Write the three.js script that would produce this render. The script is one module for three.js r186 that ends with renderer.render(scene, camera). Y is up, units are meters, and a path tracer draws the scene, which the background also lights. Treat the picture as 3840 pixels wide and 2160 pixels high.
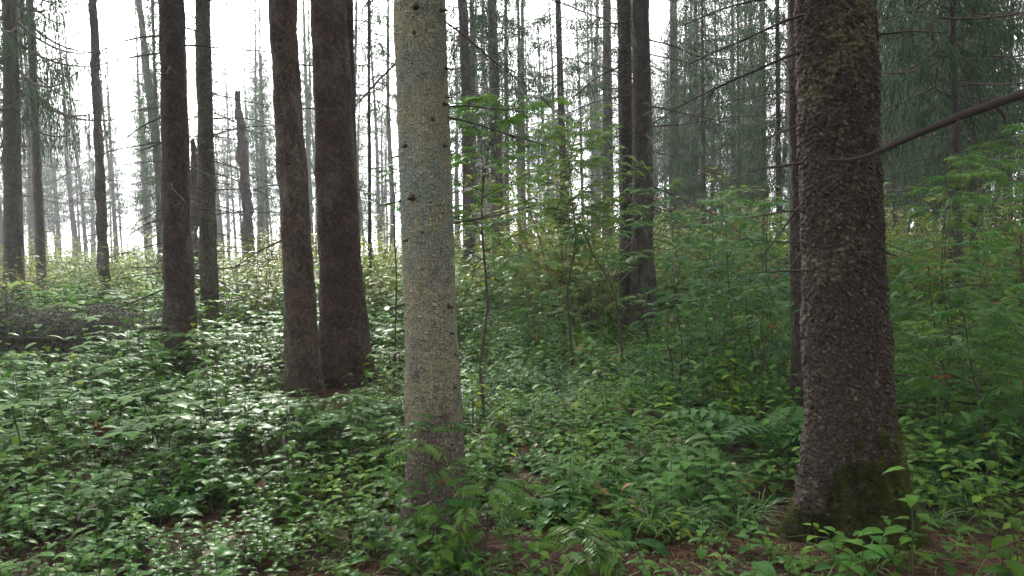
import * as THREE from 'three';

// ---------------------------------------------------------------- camera, sky, sun, air, exposure
const scene = new THREE.Scene();
const camera = new THREE.PerspectiveCamera(42, 1024 / 576, 0.05, 900);
camera.position.set(0, 1.5, 0);
camera.rotation.set(THREE.MathUtils.degToRad(-3.0), 0, THREE.MathUtils.degToRad(-1.3), 'YXZ');
const sunDir = new THREE.Vector3().setFromSphericalCoords(1, THREE.MathUtils.degToRad(90 - 27), THREE.MathUtils.degToRad(180 + 16));
{ // overcast sky: even cloud cover, thinner round the sun
  const w = 256, h = 128, d = new Float32Array(w * h * 4), v = new THREE.Vector3();
  for (let j = 0; j < h; j++) for (let i = 0; i < w; i++) {
    const el = ((j + 0.5) / h - 0.5) * Math.PI, az = ((i + 0.5) / w - 0.5) * 2 * Math.PI;
    v.set(Math.cos(el) * Math.cos(az), Math.sin(el), Math.cos(el) * Math.sin(az));
    const a = Math.acos(Math.min(1, Math.max(-1, v.dot(sunDir)))) * 180 / Math.PI;
    const l = 0.95 + 0.25 * Math.max(0, Math.sin(el)) + 2.6 * Math.exp(-((a / 22) ** 2));
    d.set([l * 0.99, l * 1.0, l * 1.01, 1], (j * w + i) * 4);
  }
  const t = new THREE.DataTexture(d, w, h, THREE.RGBAFormat, THREE.FloatType);
  t.mapping = THREE.EquirectangularReflectionMapping; t.magFilter = t.minFilter = THREE.LinearFilter; t.needsUpdate = true;
  scene.background = t; scene.environment = t;
}
const sun = new THREE.DirectionalLight(new THREE.Color(1, 0.96, 0.88), 1.5);
sun.position.copy(sunDir).multiplyScalar(60); sun.castShadow = true; sun.shadow.radius = 24;
Object.assign(sun.shadow.camera, { left: -40, right: 40, top: 40, bottom: -40, near: 1, far: 160 }); sun.shadow.mapSize.set(4096, 4096);
scene.add(sun, sun.target);
scene.fog = new THREE.FogExp2(new THREE.Color(0.96, 0.97, 1.0), 0.0016);
const renderer = new THREE.WebGLRenderer({ antialias: true });
renderer.setSize(1024, 576);
renderer.toneMapping = THREE.LinearToneMapping; renderer.toneMappingExposure = 5.1;
renderer.shadowMap.enabled = true;

// ---------------------------------------------------------------- numbers
function rngOf(a) { return () => { a |= 0; a = a + 0x6D2B79F5 | 0; let t = Math.imul(a ^ a >>> 15, 1 | a); t = t + Math.imul(t ^ t >>> 7, 61 | t) ^ t; return ((t ^ t >>> 14) >>> 0) / 4294967296; }; }
const hash = (x, y = 0, z = 0) => { let h = Math.imul(x | 0, 374761393) ^ Math.imul(y | 0, 668265263) ^ Math.imul(z | 0, 2147483647 - 1013); h = Math.imul(h ^ h >>> 13, 1274126177); h = Math.imul(h ^ h >>> 16, 2246822519); return ((h ^ h >>> 15) >>> 0) / 4294967296; };
const sm = (t) => t * t * (3 - 2 * t), clamp = (x, a = 0, b = 1) => x < a ? a : x > b ? b : x, lerp = (a, b, t) => a + (b - a) * t, step = (a, b, x) => sm(clamp((x - a) / (b - a)));
const HT = new Float64Array(65536); for (let k = 0; k < 65536; k++) HT[k] = hash(k, 91, 5);
const h3 = (x, y, z) => { let h = Math.imul(x, 73856093) ^ Math.imul(y, 19349663) ^ Math.imul(z, 83492791); h ^= h >>> 15; return HT[h & 65535]; };
function vnoise(x, y, seed = 0, wx = 0, wy = 0) { // value noise, tileable when wx, wy are set
  const xi = Math.floor(x), yi = Math.floor(y), fx = sm(x - xi), fy = sm(y - yi); let x0 = xi, x1 = xi + 1, y0 = yi, y1 = yi + 1; seed |= 0;
  if (wx) { x0 = ((xi % wx) + wx) % wx; x1 = x0 + 1 === wx ? 0 : x0 + 1; } if (wy) { y0 = ((yi % wy) + wy) % wy; y1 = y0 + 1 === wy ? 0 : y0 + 1; }
  return lerp(lerp(h3(x0, y0, seed), h3(x1, y0, seed), fx), lerp(h3(x0, y1, seed), h3(x1, y1, seed), fx), fy);
}
const fbm = (x, y, seed, n = 4, wx = 0, wy = 0) => { let s = 0, a = 0.5, t = 0; for (let k = 0; k < n; k++) { s += a * vnoise(x, y, seed + k * 17, wx, wy); t += a; a *= 0.5; x *= 2; y *= 2; wx *= 2; wy *= 2; } return s / t; };
function worley(x, y, seed, wx, wy) {
  const xi = Math.floor(x), yi = Math.floor(y); let f1 = 99, f2 = 99, id = 0, dy = 0;
  for (let j = -1; j <= 1; j++) { const cy = (((yi + j) % wy) + wy) % wy; for (let i = -1; i <= 1; i++) {
    const cx = (((xi + i) % wx) + wx) % wx, px = xi + i + 0.15 + 0.7 * h3(cx, cy, seed) - x, py = yi + j + 0.15 + 0.7 * h3(cx, cy, seed + 1) - y, d = px * px + py * py;
    if (d < f1) { f2 = f1; f1 = d; id = h3(cx, cy, seed + 2); dy = -py; } else if (d < f2) f2 = d;
  } }
  return [Math.sqrt(f1), Math.sqrt(f2), id, dy];
}
const add = (a, b, s = 1) => [a[0] + b[0] * s, a[1] + b[1] * s, a[2] + b[2] * s];
const cross = (a, b) => [a[1] * b[2] - a[2] * b[1], a[2] * b[0] - a[0] * b[2], a[0] * b[1] - a[1] * b[0]];
const norm = (a) => { const l = Math.hypot(...a) || 1; return [a[0] / l, a[1] / l, a[2] / l]; };
const sub = (a, b) => [a[0] - b[0], a[1] - b[1], a[2] - b[2]];

// ---------------------------------------------------------------- geometry
class Geo {
  constructor() { this.p = []; this.u = []; this.c = []; this.i = []; }
  v(p, u, v, c) { this.p.push(p[0], p[1], p[2]); this.u.push(u, v); this.c.push(c[0], c[1], c[2]); return this.p.length / 3 - 1; }
  tube(pts, rad, sides, col, uvm = 0, cap = true) { // a tapered tube; uvm > 0 gives uv in units of uvm metres
    let nrm = null, len = 0; const rows = [];
    for (let k = 0; k < pts.length; k++) {
      const t = norm(sub(pts[Math.min(k + 1, pts.length - 1)], pts[Math.max(k - 1, 0)]));
      if (!nrm) nrm = Math.abs(t[1]) > 0.8 ? [0, 0, 1] : [0, 1, 0];
      const b = norm(cross(t, nrm)); nrm = norm(cross(b, t));
      if (k) len += Math.hypot(...sub(pts[k], pts[k - 1]));
      const row = [], r = typeof rad === 'function' ? rad(k / (pts.length - 1)) : rad[k];
      for (let s = 0; s <= sides; s++) {
        const a = s / sides * 2 * Math.PI, q = add(add(pts[k], b, Math.cos(a) * r), nrm, Math.sin(a) * r);
        row.push(this.v(q, uvm ? s / sides : 0.2, uvm ? len / uvm : 0.5, col));
      }
      rows.push(row);
    }
    for (let k = 0; k + 1 < rows.length; k++) for (let s = 0; s < sides; s++) { const a = rows[k][s], b = rows[k][s + 1], c = rows[k + 1][s + 1], d = rows[k + 1][s]; this.i.push(a, b, d, b, c, d); }
    if (cap) { const e = this.v(pts[pts.length - 1], 0.2, 0.5, col), r = rows[rows.length - 1]; for (let s = 0; s < sides; s++) this.i.push(r[s], r[s + 1], e); }
  }
  leaf(o, dir, up, L, W, { seg = 4, fold = 0.25, droop = 0.6, prof = ovate, col = [0.05, 0.12, 0.04], saw = 0 } = {}) {
    dir = norm(dir); const side = norm(cross(dir, up)), u2 = cross(side, dir); let c = o, prev = null;
    for (let s = 0; s <= seg; s++) {
      const t = s / seg, a = droop * t, d = add([dir[0] * Math.cos(a), dir[1] * Math.cos(a), dir[2] * Math.cos(a)], u2, -Math.sin(a)), n = cross(side, d);
      if (s) c = add(c, d, L / seg);
      const w = Math.max(W * 0.02, W / 2 * prof(t) * (1 + (saw && s > 0 && s < seg ? saw * (s % 2 ? 1 : -1) : 0)));
      const row = [this.v(add(add(c, side, -w), n, fold * w), 0.02, t, col), this.v(c, 0.5, t, col), this.v(add(add(c, side, w), n, fold * w), 0.98, t, col)];
      if (prev) this.i.push(prev[0], prev[1], row[0], prev[1], row[1], row[0], prev[1], prev[2], row[1], prev[2], row[2], row[1]);
      prev = row;
    }
    return c;
  }
  kite(o, dir, up, L, W, col) { // a needle spray: a narrow bent four-sided blade
    const side = norm(cross(dir, up)), m = add(o, dir, L * 0.45), e = add(o, dir, L);
    const a = this.v(o, 0.5, 0, col), b = this.v(add(m, side, W / 2), 0.9, 0.5, col), c = this.v(e, 0.5, 1, col), d = this.v(add(m, side, -W / 2), 0.1, 0.5, col);
    this.i.push(a, b, d, b, c, d);
  }
  merge(g) { const n = this.p.length / 3; for (const x of g.p) this.p.push(x); for (const x of g.u) this.u.push(x); for (const x of g.c) this.c.push(x); for (const x of g.i) this.i.push(x + n); return this; }
  build() {
    const b = new THREE.BufferGeometry();
    b.setAttribute('position', new THREE.Float32BufferAttribute(this.p, 3)); b.setAttribute('uv', new THREE.Float32BufferAttribute(this.u, 2));
    b.setAttribute('color', new THREE.Float32BufferAttribute(this.c, 3)); b.setIndex(this.i); b.computeVertexNormals(); return b;
  }
}
const ovate = (t) => Math.pow(Math.sin(Math.PI * Math.pow(t, 0.72)), 0.85), ellip = (t) => Math.pow(Math.sin(Math.PI * t), 0.75), lance = (t) => Math.sin(Math.PI * Math.pow(t, 0.6));
const vary = (c, r, a = 0.25) => { const k = 1 + a * (r() * 2 - 1), w = 0.12 * (r() * 2 - 1); return [c[0] * k * (1 + w), c[1] * k, c[2] * k * (1 - w)]; };

// ---------------------------------------------------------------- naming
const taken = {};
function numbered(n) { const k = taken[n] = (taken[n] ?? -1) + 1; return k ? n + '_' + String(k).padStart(3, '0') : n; }
function put(o, label, category, group, kind) {
  if (label) o.userData.label = label; if (category) o.userData.category = category; if (group) o.userData.group = group; if (kind) o.userData.kind = kind;
  scene.add(o); return o;
}
function group(name, x, y, z) { const g = new THREE.Group(); g.name = numbered(name); g.position.set(x, y, z); return g; }
function mesh(name, geo, mat, parent) { const m = new THREE.Mesh(geo.isBufferGeometry ? geo : geo.build(), mat); m.name = name; m.castShadow = m.receiveShadow = true; if (parent) parent.add(m); return m; }

// ---------------------------------------------------------------- textures
function tex(w, h, px, srgb) {
  const d = new Uint8Array(w * h * 4);
  for (let j = 0; j < h; j++) for (let i = 0; i < w; i++) { const c = px((i + 0.5) / w, (j + 0.5) / h, i, j), o = (j * w + i) * 4; d[o] = clamp(c[0]) * 255; d[o + 1] = clamp(c[1]) * 255; d[o + 2] = clamp(c[2]) * 255; d[o + 3] = 255; }
  const t = new THREE.DataTexture(d, w, h); t.wrapS = t.wrapT = THREE.RepeatWrapping; t.magFilter = THREE.LinearFilter; t.minFilter = THREE.LinearMipmapLinearFilter; t.generateMipmaps = true;
  if (srgb) t.colorSpace = THREE.SRGBColorSpace; t.needsUpdate = true; return t;
}
const s8 = (c) => c <= 0.0031308 ? 12.92 * c : 1.055 * Math.pow(c, 1 / 2.4) - 0.055, rgb = (c) => [s8(c[0]), s8(c[1]), s8(c[2])];
const mix = (a, b, t) => [lerp(a[0], b[0], t), lerp(a[1], b[1], t), lerp(a[2], b[2], t)];
const mul = (a, k) => [a[0] * k, a[1] * k, a[2] * k];
function pair(w, h, f) { // colour and relief computed together: f(u, v) -> [colour, height]
  const hd = new Float32Array(w * h), c = tex(w, h, (u, v, i, j) => { const r = f(u, v); hd[j * w + i] = r[1]; return rgb(r[0]); }, true);
  return [c, tex(w, h, (u, v, i, j) => { const k = hd[j * w + i]; return [k, k, k]; }), (u, v) => { const x = ((u % 1) + 1) % 1 * w, y = ((v % 1) + 1) % 1 * h, i = Math.floor(x), j = Math.floor(y), k = (i + 1) % w, l = (j + 1) % h; return lerp(lerp(hd[j * w + i], hd[j * w + k], x - i), lerp(hd[l * w + i], hd[l * w + k], x - i), y - j); }];
}
// thick scaly plates of the old spruce: 1.13 m round, 4.4 m high
const oldBark = pair(896, 1792, (u, v) => {
  const y = v * 4.4, nx = 58, ny = 200;
  const wu = u * nx + 2.6 * (fbm(u * 30, v * 110, 5, 4, 30, 110) - 0.5), wv = v * ny + 2.8 * (fbm(u * 30, v * 110, 9, 4, 30, 110) - 0.5);
  const [f1, f2, id, dy] = worley(wu, wv, 3, nx, ny), [g1, g2, id2] = worley(u * 110 + 1.4 * fbm(u * 70, v * 260, 4, 2, 70, 260), v * 330 + 1.2 * fbm(u * 70, v * 260, 6, 2, 70, 260), 23, 110, 330);
  const e = step(-0.02, 0.3, f2 - f1), e2 = step(0.0, 0.3, g2 - g1), fine = fbm(u * 240, v * 800, 31, 3, 240, 800), wob = fbm(u * 12, v * 44, 71, 4, 12, 44), rid = fbm(u * 60, v * 90, 81, 3, 60, 90);
  const hgt = clamp(0.1 + e * (0.3 + 0.36 * id - 0.32 * dy) + 0.14 * e2 * id2 + 0.22 * (fine - 0.5) + 0.55 * (wob - 0.5) + 0.3 * (rid - 0.5));
  const patch = fbm(u * 6, v * 16, 41, 4, 6, 16), crust = step(0.42, 0.62, patch + 0.26 * (y - 2.55) + 0.3 * (id - 0.5) + 0.2 * (rid - 0.5));
  let c = mix([0.024, 0.018, 0.015], [0.07, 0.053, 0.042], id * 0.45 + 0.55 * fine);
  c = mix(c, mix([0.07, 0.067, 0.034], [0.14, 0.132, 0.07], fine), 0.7 * crust);
  if (id2 > 0.95 && e > 0.5) c = mix(c, [0.14, 0.145, 0.125], 0.5);
  return [mix(mul(c, 0.72), c, e * (0.7 + 0.3 * e2)), hgt];
});
// thin flaking skin of the pale trunk with lichen: 0.87 m round, 4.4 m high
const paleBark = pair(896, 1792, (u, v) => {
  const y = v * 4.4, nx = 44, ny = 440;
  const wu = u * nx + 1.6 * (fbm(u * 30, v * 120, 5, 3, 30, 120) - 0.5), wv = v * ny + 3.2 * (fbm(u * 22, v * 150, 9, 3, 22, 150) - 0.5);
  const [f1, f2, id, dy] = worley(wu, wv, 13, nx, ny), [k1, k2, kid] = worley(u * 95 + fbm(u * 60, v * 200, 8, 2, 60, 200), v * 190, 17, 95, 190);
  const e = step(0.0, 0.2, f2 - f1), e2 = step(0, 0.18, k2 - k1), fine = fbm(u * 200, v * 800, 31, 3, 200, 800), big = fbm(u * 5, v * 18, 51, 4, 5, 18), mid = fbm(u * 26, v * 90, 61, 3, 26, 90);
  const flake = id > 0.72 ? 1 : 0;
  const hgt = clamp(0.3 + 0.22 * e + flake * e * (0.28 - 0.3 * dy) + 0.1 * e2 * kid + 0.2 * (fine - 0.5) + 0.1 * (mid - 0.5));
  let c = mix([0.15, 0.144, 0.096], [0.32, 0.305, 0.205], 0.55 * fine + 0.45 * id + 0.6 * (mid - 0.5));
  c = mix(c, mix([0.13, 0.148, 0.117], [0.25, 0.27, 0.215], fine), 0.75 * step(0.46, 0.58, 0.6 * big + 0.4 * mid + 0.25 * (fine - 0.5)));
  c = mix(c, mix([0.17, 0.14, 0.112], [0.31, 0.26, 0.21], fine), 0.8 * step(0.4, 0.66, big * 0.5 + mid * 0.22 + 0.16 * clamp(1.75 - y, -1, 1)));     // pinkish brown, lower down
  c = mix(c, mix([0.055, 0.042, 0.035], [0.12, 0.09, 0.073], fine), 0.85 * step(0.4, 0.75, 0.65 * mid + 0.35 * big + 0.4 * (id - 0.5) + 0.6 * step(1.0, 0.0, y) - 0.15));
  const band = Math.exp(-(((y - 1.88) / 0.24) ** 2)) * (0.45 + 0.55 * step(0.62, 0.4, u)) + 0.6 * Math.exp(-(((y - 1.5) / 0.12) ** 2)) + 0.35 * Math.exp(-(((y - 2.3) / 0.3) ** 2)) * step(0.5, 0.36, u);
  const lich = step(0.46, 0.6, 0.36 * band + 0.5 * mid + 0.55 * (fine - 0.5) + 0.25 * (id - 0.5));
  c = mix(c, mix([0.095, 0.14, 0.122], [0.21, 0.275, 0.245], fine), 0.85 * lich);
  if (flake && e > 0.5 && dy > 0.12) c = mix(c, [0.34, 0.32, 0.25], 0.35);
  return [mix(mul(c, 0.38), c, id < 0.5 ? step(0, 0.32, f2 - f1) : 0.5 + 0.5 * e * (0.5 + 0.5 * e2)), clamp(hgt + 0.12 * lich * fine)];
});
// fine furrowed bark of the other trunks, tile of 0.6 x 1.2 m, near white so that each trunk brings its own colour
const barkTex = pair(512, 1024, (u, v) => {
  const nx = 26, ny = 34, wu = u * nx + 1.3 * (fbm(u * 12, v * 20, 5, 3, 12, 20) - 0.5) * 2, wv = v * ny + (fbm(u * 12, v * 20, 9, 3, 12, 20) - 0.5) * 2;
  const [f1, f2, id, dy] = worley(wu, wv, 3, nx, ny), e = step(0.02, 0.34, f2 - f1), fine = fbm(u * 90, v * 160, 31, 3, 90, 160), big = fbm(u * 4, v * 8, 3, 3, 4, 8);
  const k = 0.5 + 0.42 * id + 0.5 * (fine - 0.5) + 0.5 * (big - 0.5);
  return [mul(mix([0.9, 0.84, 0.78], [1, 1, 1], id), clamp(k * (0.62 + 0.38 * e))), clamp(0.15 + e * (0.4 + 0.35 * id - 0.15 * dy) + 0.2 * (fine - 0.5))];
});
const leafTex = tex(64, 128, (u, v) => { // midrib and side veins, a little mottling
  const a = Math.abs(u - 0.5), rib = step(0.05, 0.015, a), vein = step(0.12, 0.04, Math.abs(((v * 7 - a * 3.2) % 1 + 1) % 1 - 0.5)) * 0.5, m = fbm(u * 6, v * 12, 3, 3);
  const k = 0.86 + 0.14 * (m - 0.5) * 2 + 0.1 * Math.max(rib, vein); return rgb([k, k * 1.0, k * 0.95]);
}, true);
const leafRelief = tex(64, 128, (u, v) => { const a = Math.abs(u - 0.5), k = 1 - Math.max(step(0.07, 0.0, a), 0.7 * step(0.16, 0.0, Math.abs(((v * 7 - a * 3.2) % 1 + 1) % 1 - 0.5))); return [k, k, k]; });
const soil = (() => {
  const w = 1024, cv = document.createElement('canvas'), r = rngOf(77); cv.width = cv.height = w; const q = cv.getContext('2d');
  q.fillStyle = 'rgb(42,28,22)'; q.fillRect(0, 0, w, w);
  for (let k = 0; k < 26000; k++) {
    const x = r() * w, y = r() * w, a = r() * Math.PI, l = 5 + r() * 11, t = r(), s = 0.6 + 0.8 * r();
    q.strokeStyle = t < 0.55 ? `rgb(${84 * s | 0},${46 * s | 0},${33 * s | 0})` : t < 0.85 ? `rgb(${50 * s | 0},${34 * s | 0},${27 * s | 0})` : `rgb(${112 * s | 0},${82 * s | 0},${56 * s | 0})`;
    q.lineWidth = 1 + r() * 1.4;
    for (const ox of [0, -w]) for (const oy of [0, -w]) { q.beginPath(); q.moveTo(x + ox, y + oy); q.lineTo(x + ox + Math.cos(a) * l, y + oy + Math.sin(a) * l); q.stroke(); }
  }
  const t = new THREE.CanvasTexture(cv); t.wrapS = t.wrapT = THREE.RepeatWrapping; t.colorSpace = THREE.SRGBColorSpace; t.magFilter = THREE.LinearFilter; return t;
})();
const soilBump = tex(512, 512, (u, v) => { const k = fbm(u * 30, v * 30, 7, 4, 30, 30); return [k, k, k]; });

console.log('textures');
// ---------------------------------------------------------------- materials
const leafMat = (gloss, coat, through, tint = [1, 1, 1]) => new THREE.MeshPhysicalMaterial({ color: new THREE.Color().setRGB(...tint), map: leafTex, bumpMap: leafRelief, bumpScale: 0.0012, vertexColors: true, roughness: 0.8, specularIntensity: 0.1, clearcoat: coat, clearcoatRoughness: gloss, transmission: through, thickness: 0, side: THREE.DoubleSide });
const M = {
  herb: leafMat(0.26, 0.13, 0.38), rowan: leafMat(0.24, 0.25, 0.5), shrub: leafMat(0.3, 0.2, 0.5),
  grass: new THREE.MeshPhysicalMaterial({ vertexColors: true, roughness: 0.8, specularIntensity: 0.35, clearcoat: 0.3, clearcoatRoughness: 0.25, transmission: 0.3, side: THREE.DoubleSide }),
  needle: new THREE.MeshPhysicalMaterial({ vertexColors: true, roughness: 0.9, specularIntensity: 0.25, transmission: 0.25, side: THREE.DoubleSide }),
  dry: new THREE.MeshPhysicalMaterial({ vertexColors: true, map: leafTex, roughness: 0.75, clearcoat: 0.3, clearcoatRoughness: 0.4, transmission: 0.3, side: THREE.DoubleSide }),
  twig: new THREE.MeshPhysicalMaterial({ vertexColors: true, roughness: 0.85, specularIntensity: 0.3 }),
  moss: new THREE.MeshPhysicalMaterial({ vertexColors: true, roughness: 0.95, specularIntensity: 0.2, transmission: 0.2, side: THREE.DoubleSide }),
  oldBark: new THREE.MeshPhysicalMaterial({ specularIntensity: 0.3, map: oldBark[0], bumpMap: oldBark[1], bumpScale: 0.012, roughness: 0.88, vertexColors: true }),
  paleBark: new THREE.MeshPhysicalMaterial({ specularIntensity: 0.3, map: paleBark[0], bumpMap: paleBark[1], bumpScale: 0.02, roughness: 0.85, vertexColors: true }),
  bark: new THREE.MeshPhysicalMaterial({ specularIntensity: 0.3, map: barkTex[0], bumpMap: barkTex[1], bumpScale: 0.03, roughness: 0.85, vertexColors: true }),
  ground: new THREE.MeshPhysicalMaterial({ specularIntensity: 0.3, map: soil, bumpMap: soilBump, bumpScale: 0.02, roughness: 0.9 }),
};

// ---------------------------------------------------------------- ground
const gy = (x, z) => { const n = 0.16 * (fbm(x * 0.35 + 40, z * 0.35 + 40, 2, 3) - 0.5) * clamp((Math.abs(z) - 3) / 4, 0.25, 1) + 0.5 * (fbm(x * 0.06 + 9, z * 0.06 + 9, 4, 2) - 0.5) * clamp((Math.hypot(x, z) - 10) / 20); return n; };
{
  const ax = [], az = []; for (let k = -130; k <= 130; k++) ax.push(Math.sinh(k / 130 * 5.2) / Math.sinh(5.2) * 260); for (let k = -150; k <= 110; k++) az.push(-3.5 + Math.sinh(k / 150 * 5.4) / Math.sinh(5.4) * 260);
  const g = new Geo(), n = ax.length;
  for (const z of az) for (const x of ax) g.v([x, gy(x, z), z], x / 1.1, z / 1.1, [1, 1, 1]);
  for (let j = 0; j + 1 < az.length; j++) for (let i = 0; i + 1 < n; i++) { const a = j * n + i; g.i.push(a, a + n, a + 1, a + 1, a + n, a + n + 1); }
  const m = mesh('forest_ground', g, M.ground); put(m, 'brown needle-strewn forest floor under the plants', 'ground', null, 'structure');
}

// ---------------------------------------------------------------- spruces
// trunk along y from its base, leaning by lx, lz per metre; the seam faces away from the camera
function trunkGeo({ r, H, top = H, lx = 0, lz = 0, sides = 22, rows = 50, flare = 0.35, flareH = 0.35, col = [1, 1, 1], lobes = 5, seed = 1, rough = 0.01, uTile = 0.6, vTile = 1.2, once = false, jag = 0, bend = 0, curve = 1.6, spots = 0, fineTo = 0, relief, deep = 0 }) {
  const g = new Geo(), uN = once ? 1 : Math.max(1, Math.round(2 * Math.PI * r / uTile));
  for (let j = 0; j <= rows; j++) {
    const jf = j / rows, y = fineTo ? (jf < 0.88 ? lerp(-0.25, fineTo, jf / 0.88) : lerp(fineTo, top, (jf - 0.88) / 0.12)) : -0.25 + (top + 0.25) * Math.pow(jf, curve), rr = r * Math.max(0.1, 1 - 0.95 * (y - 2) / H);
    const cx = lx * y + bend * Math.sin(y * 0.45 + seed) - bend * Math.sin(seed), cz = lz * y + 0.6 * bend * (Math.sin(y * 0.37 + seed * 2) - Math.sin(seed * 2));
    for (let i = 0; i <= sides; i++) {
      const th = i / sides * 2 * Math.PI, iw = i % sides, yy = Math.max(0, y), lobe = 0.55 + 0.45 * Math.sin(th * lobes + seed) + 0.3 * Math.sin(th * (lobes - 2) + seed * 3);
      let q = rr * (1 + flare * Math.exp(-yy / flareH) * lobe + 0.25 * flare * Math.exp(-yy / (flareH * 3)));
      q += rough * 2 * (vnoise(iw / sides * 10, y * 3, seed + 5, 10) - 0.5) + rough * (vnoise(iw / sides * 34, y * 16, seed + 7, 34) - 0.5);
      if (jag) q *= 1 - 0.55 * step(0.72, 1, y / top) * (0.6 + 0.8 * vnoise(iw / sides * 5, y * 2, seed, 5)); const yv = jag && j === rows ? y - jag * hash(iw, seed, 3) : y;
      if (relief) q += deep * (relief(iw / sides, y / 4.4) - 0.45);
      let c = col; const n = vnoise(iw / sides * 6, y * 1.4, seed + 11, 6) * 0.6 + 0.4 * vnoise(iw / sides * 20, y * 6, seed + 13, 20);
      c = mul(c, 0.82 + 0.36 * n); if (spots && n > 0.62) c = mix(c, [0.2, 0.22, 0.17], spots * step(0.62, 0.75, n));
      g.v([cx - Math.sin(th) * q, yv, cz - Math.cos(th) * q], i / sides * uN, once ? y / 4.4 : y / vTile, c);
    }
  }
  const n = sides + 1;
  for (let j = 0; j < rows; j++) for (let i = 0; i < sides; i++) { const a = j * n + i; g.i.push(a, a + 1, a + n, a + 1, a + n + 1, a + n); }
  const e = g.v([lx * top + bend * (Math.sin(top * 0.45 + seed) - Math.sin(seed)), top - jag * 0.7, lz * top], 0.5, top, mul(col, 1.1)); for (let i = 0; i < sides; i++) g.i.push(rows * n + i, rows * n + i + 1, e);
  return g;
}
// a bare dead limb with a few twigs
function limb(g, o, az, len, rise, r0, rnd, col, twigs = 3, sag = 0.25) {
  const n = Math.max(5, Math.round(len / 0.12)), pts = [o]; let a = az, e = rise, p = o; const d = len / n;
  for (let k = 1; k <= n; k++) { a += (rnd() - 0.5) * 0.16; e += (rnd() - 0.5) * 0.2 - sag / n; p = add(p, [Math.cos(e) * Math.sin(a), Math.sin(e), Math.cos(e) * Math.cos(a)], d); pts.push(p); }
  g.tube(pts, (t) => r0 * (1 - 0.78 * t), r0 > 0.008 ? 6 : 4, col);
  for (let k = 0; k < twigs; k++) {
    const i = 1 + Math.floor((0.2 + 0.75 * rnd()) * (n - 1)), s = rnd() < 0.5 ? -1 : 1, l = len * (0.12 + 0.3 * rnd()); let q = pts[i], ta = a + s * (0.5 + 0.6 * rnd()), te = e - 0.3 * rnd() + 0.1; const tp = [q];
    for (let m = 0; m < 4; m++) { q = add(q, [Math.cos(te) * Math.sin(ta), Math.sin(te), Math.cos(te) * Math.cos(ta)], l / 4); ta += (rnd() - 0.5) * 0.3; te -= 0.12; tp.push(q); }
    g.tube(tp, (t) => r0 * 0.42 * (1 - 0.7 * t), 4, col);
  }
  return pts;
}
// living boughs: drooping branches hung with needle sprays
function crownGeo({ h0, h1, rad, branches, seed, spray = 0.16, wide = 0.03, col = [0.025, 0.055, 0.021], lx = 0, dens = 1, low = 1 }) {
  const g = new Geo(), wood = new Geo(), r = rngOf(seed);
  for (let b = 0; b < branches; b++) {
    const f = Math.pow((b + r()) / branches, 0.9), y = lerp(h0, h1, f), len = rad * (0.25 + 0.75 * Math.pow(1 - f, 0.75)) * (0.6 + 0.55 * r()) * (f < 0.12 ? low : 1), az = b * 2.39996 + r() * 0.5;
    let p = [lx * y, y, 0], e = 0.15 - 0.5 * (1 - f) - 0.1 * r(), a = az; const n = 7, pts = [p];
    for (let k = 1; k <= n; k++) { p = add(p, [Math.cos(e) * Math.sin(a), Math.sin(e), Math.cos(e) * Math.cos(a)], len / n); e += 0.09; a += (r() - 0.5) * 0.12; pts.push(p); }
    wood.tube(pts, (t) => 0.02 * (1 - 0.8 * t) * (0.5 + len / 4), 4, [0.06, 0.045, 0.035]);
    const tw = Math.round(dens * (5 + len * 8));
    for (let k = 0; k < tw; k++) {
      const t = 0.12 + 0.88 * (k + r()) / tw, i = Math.min(n - 1, Math.floor(t * n)), o = add(pts[i], sub(pts[i + 1], pts[i]), t * n - i), s = k % 2 ? 1 : -1;
      const tl = (0.18 + 0.42 * (1 - t) * Math.min(1, len / 2)) * (0.7 + 0.6 * r()), ta = a + s * (0.7 + 0.5 * r()); let te = -0.15 - 0.5 * r(), q = o; const c = vary(col, r, 0.3), m = Math.max(4, Math.round(tl / (spray * 0.36)));
      for (let j = 0; j < m; j++) {
        const dd = [Math.cos(te) * Math.sin(ta), Math.sin(te), Math.cos(te) * Math.cos(ta)]; q = add(q, dd, tl / m); te -= 0.16;
        const sd = j % 2 ? 1 : -1, kd = norm([dd[0] + 0.5 * sd * Math.cos(ta), dd[1] - 0.15 - 0.2 * r(), dd[2] - 0.5 * sd * Math.sin(ta)]);
        g.kite(add(q, kd, -0.02), kd, [0.3 * (r() - 0.5), 1, 0.3 * (r() - 0.5)], spray * (0.6 + 0.7 * r()), wide * (0.7 + 0.6 * r()), c);
      }
    }
  }
  return [g, wood];
}
const tallCrowns = [1, 2, 3].map((s) => crownGeo({ h0: 6.2 + s * 0.4, h1: 22, rad: 3.0, branches: 105, seed: 100 + s, spray: 0.14, wide: 0.024, dens: 1.7 }).map((g) => g.build()));
const farCrowns = [1, 2, 3].map((s) => crownGeo({ h0: 5.5 + s * 1.3, h1: 23, rad: 2.5, branches: 80, seed: 200 + s, spray: 0.2, wide: 0.04, dens: 1.1 }).map((g) => g.build()));
const midCrowns = [1, 2, 3].map((s) => crownGeo({ h0: 3.4 + s * 0.5, h1: 21, rad: 2.3, branches: 95, seed: 250 + s, spray: 0.14, wide: 0.024, dens: 1.7 }).map((g) => g.build()));
const youngCrowns = [1, 2, 3].map((s) => crownGeo({ h0: 1.6 + s * 0.5, h1: 10.5, rad: 2.1, branches: 95, seed: 300 + s, spray: 0.12, wide: 0.02, dens: 2.0 }).map((g) => g.build()));
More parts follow.
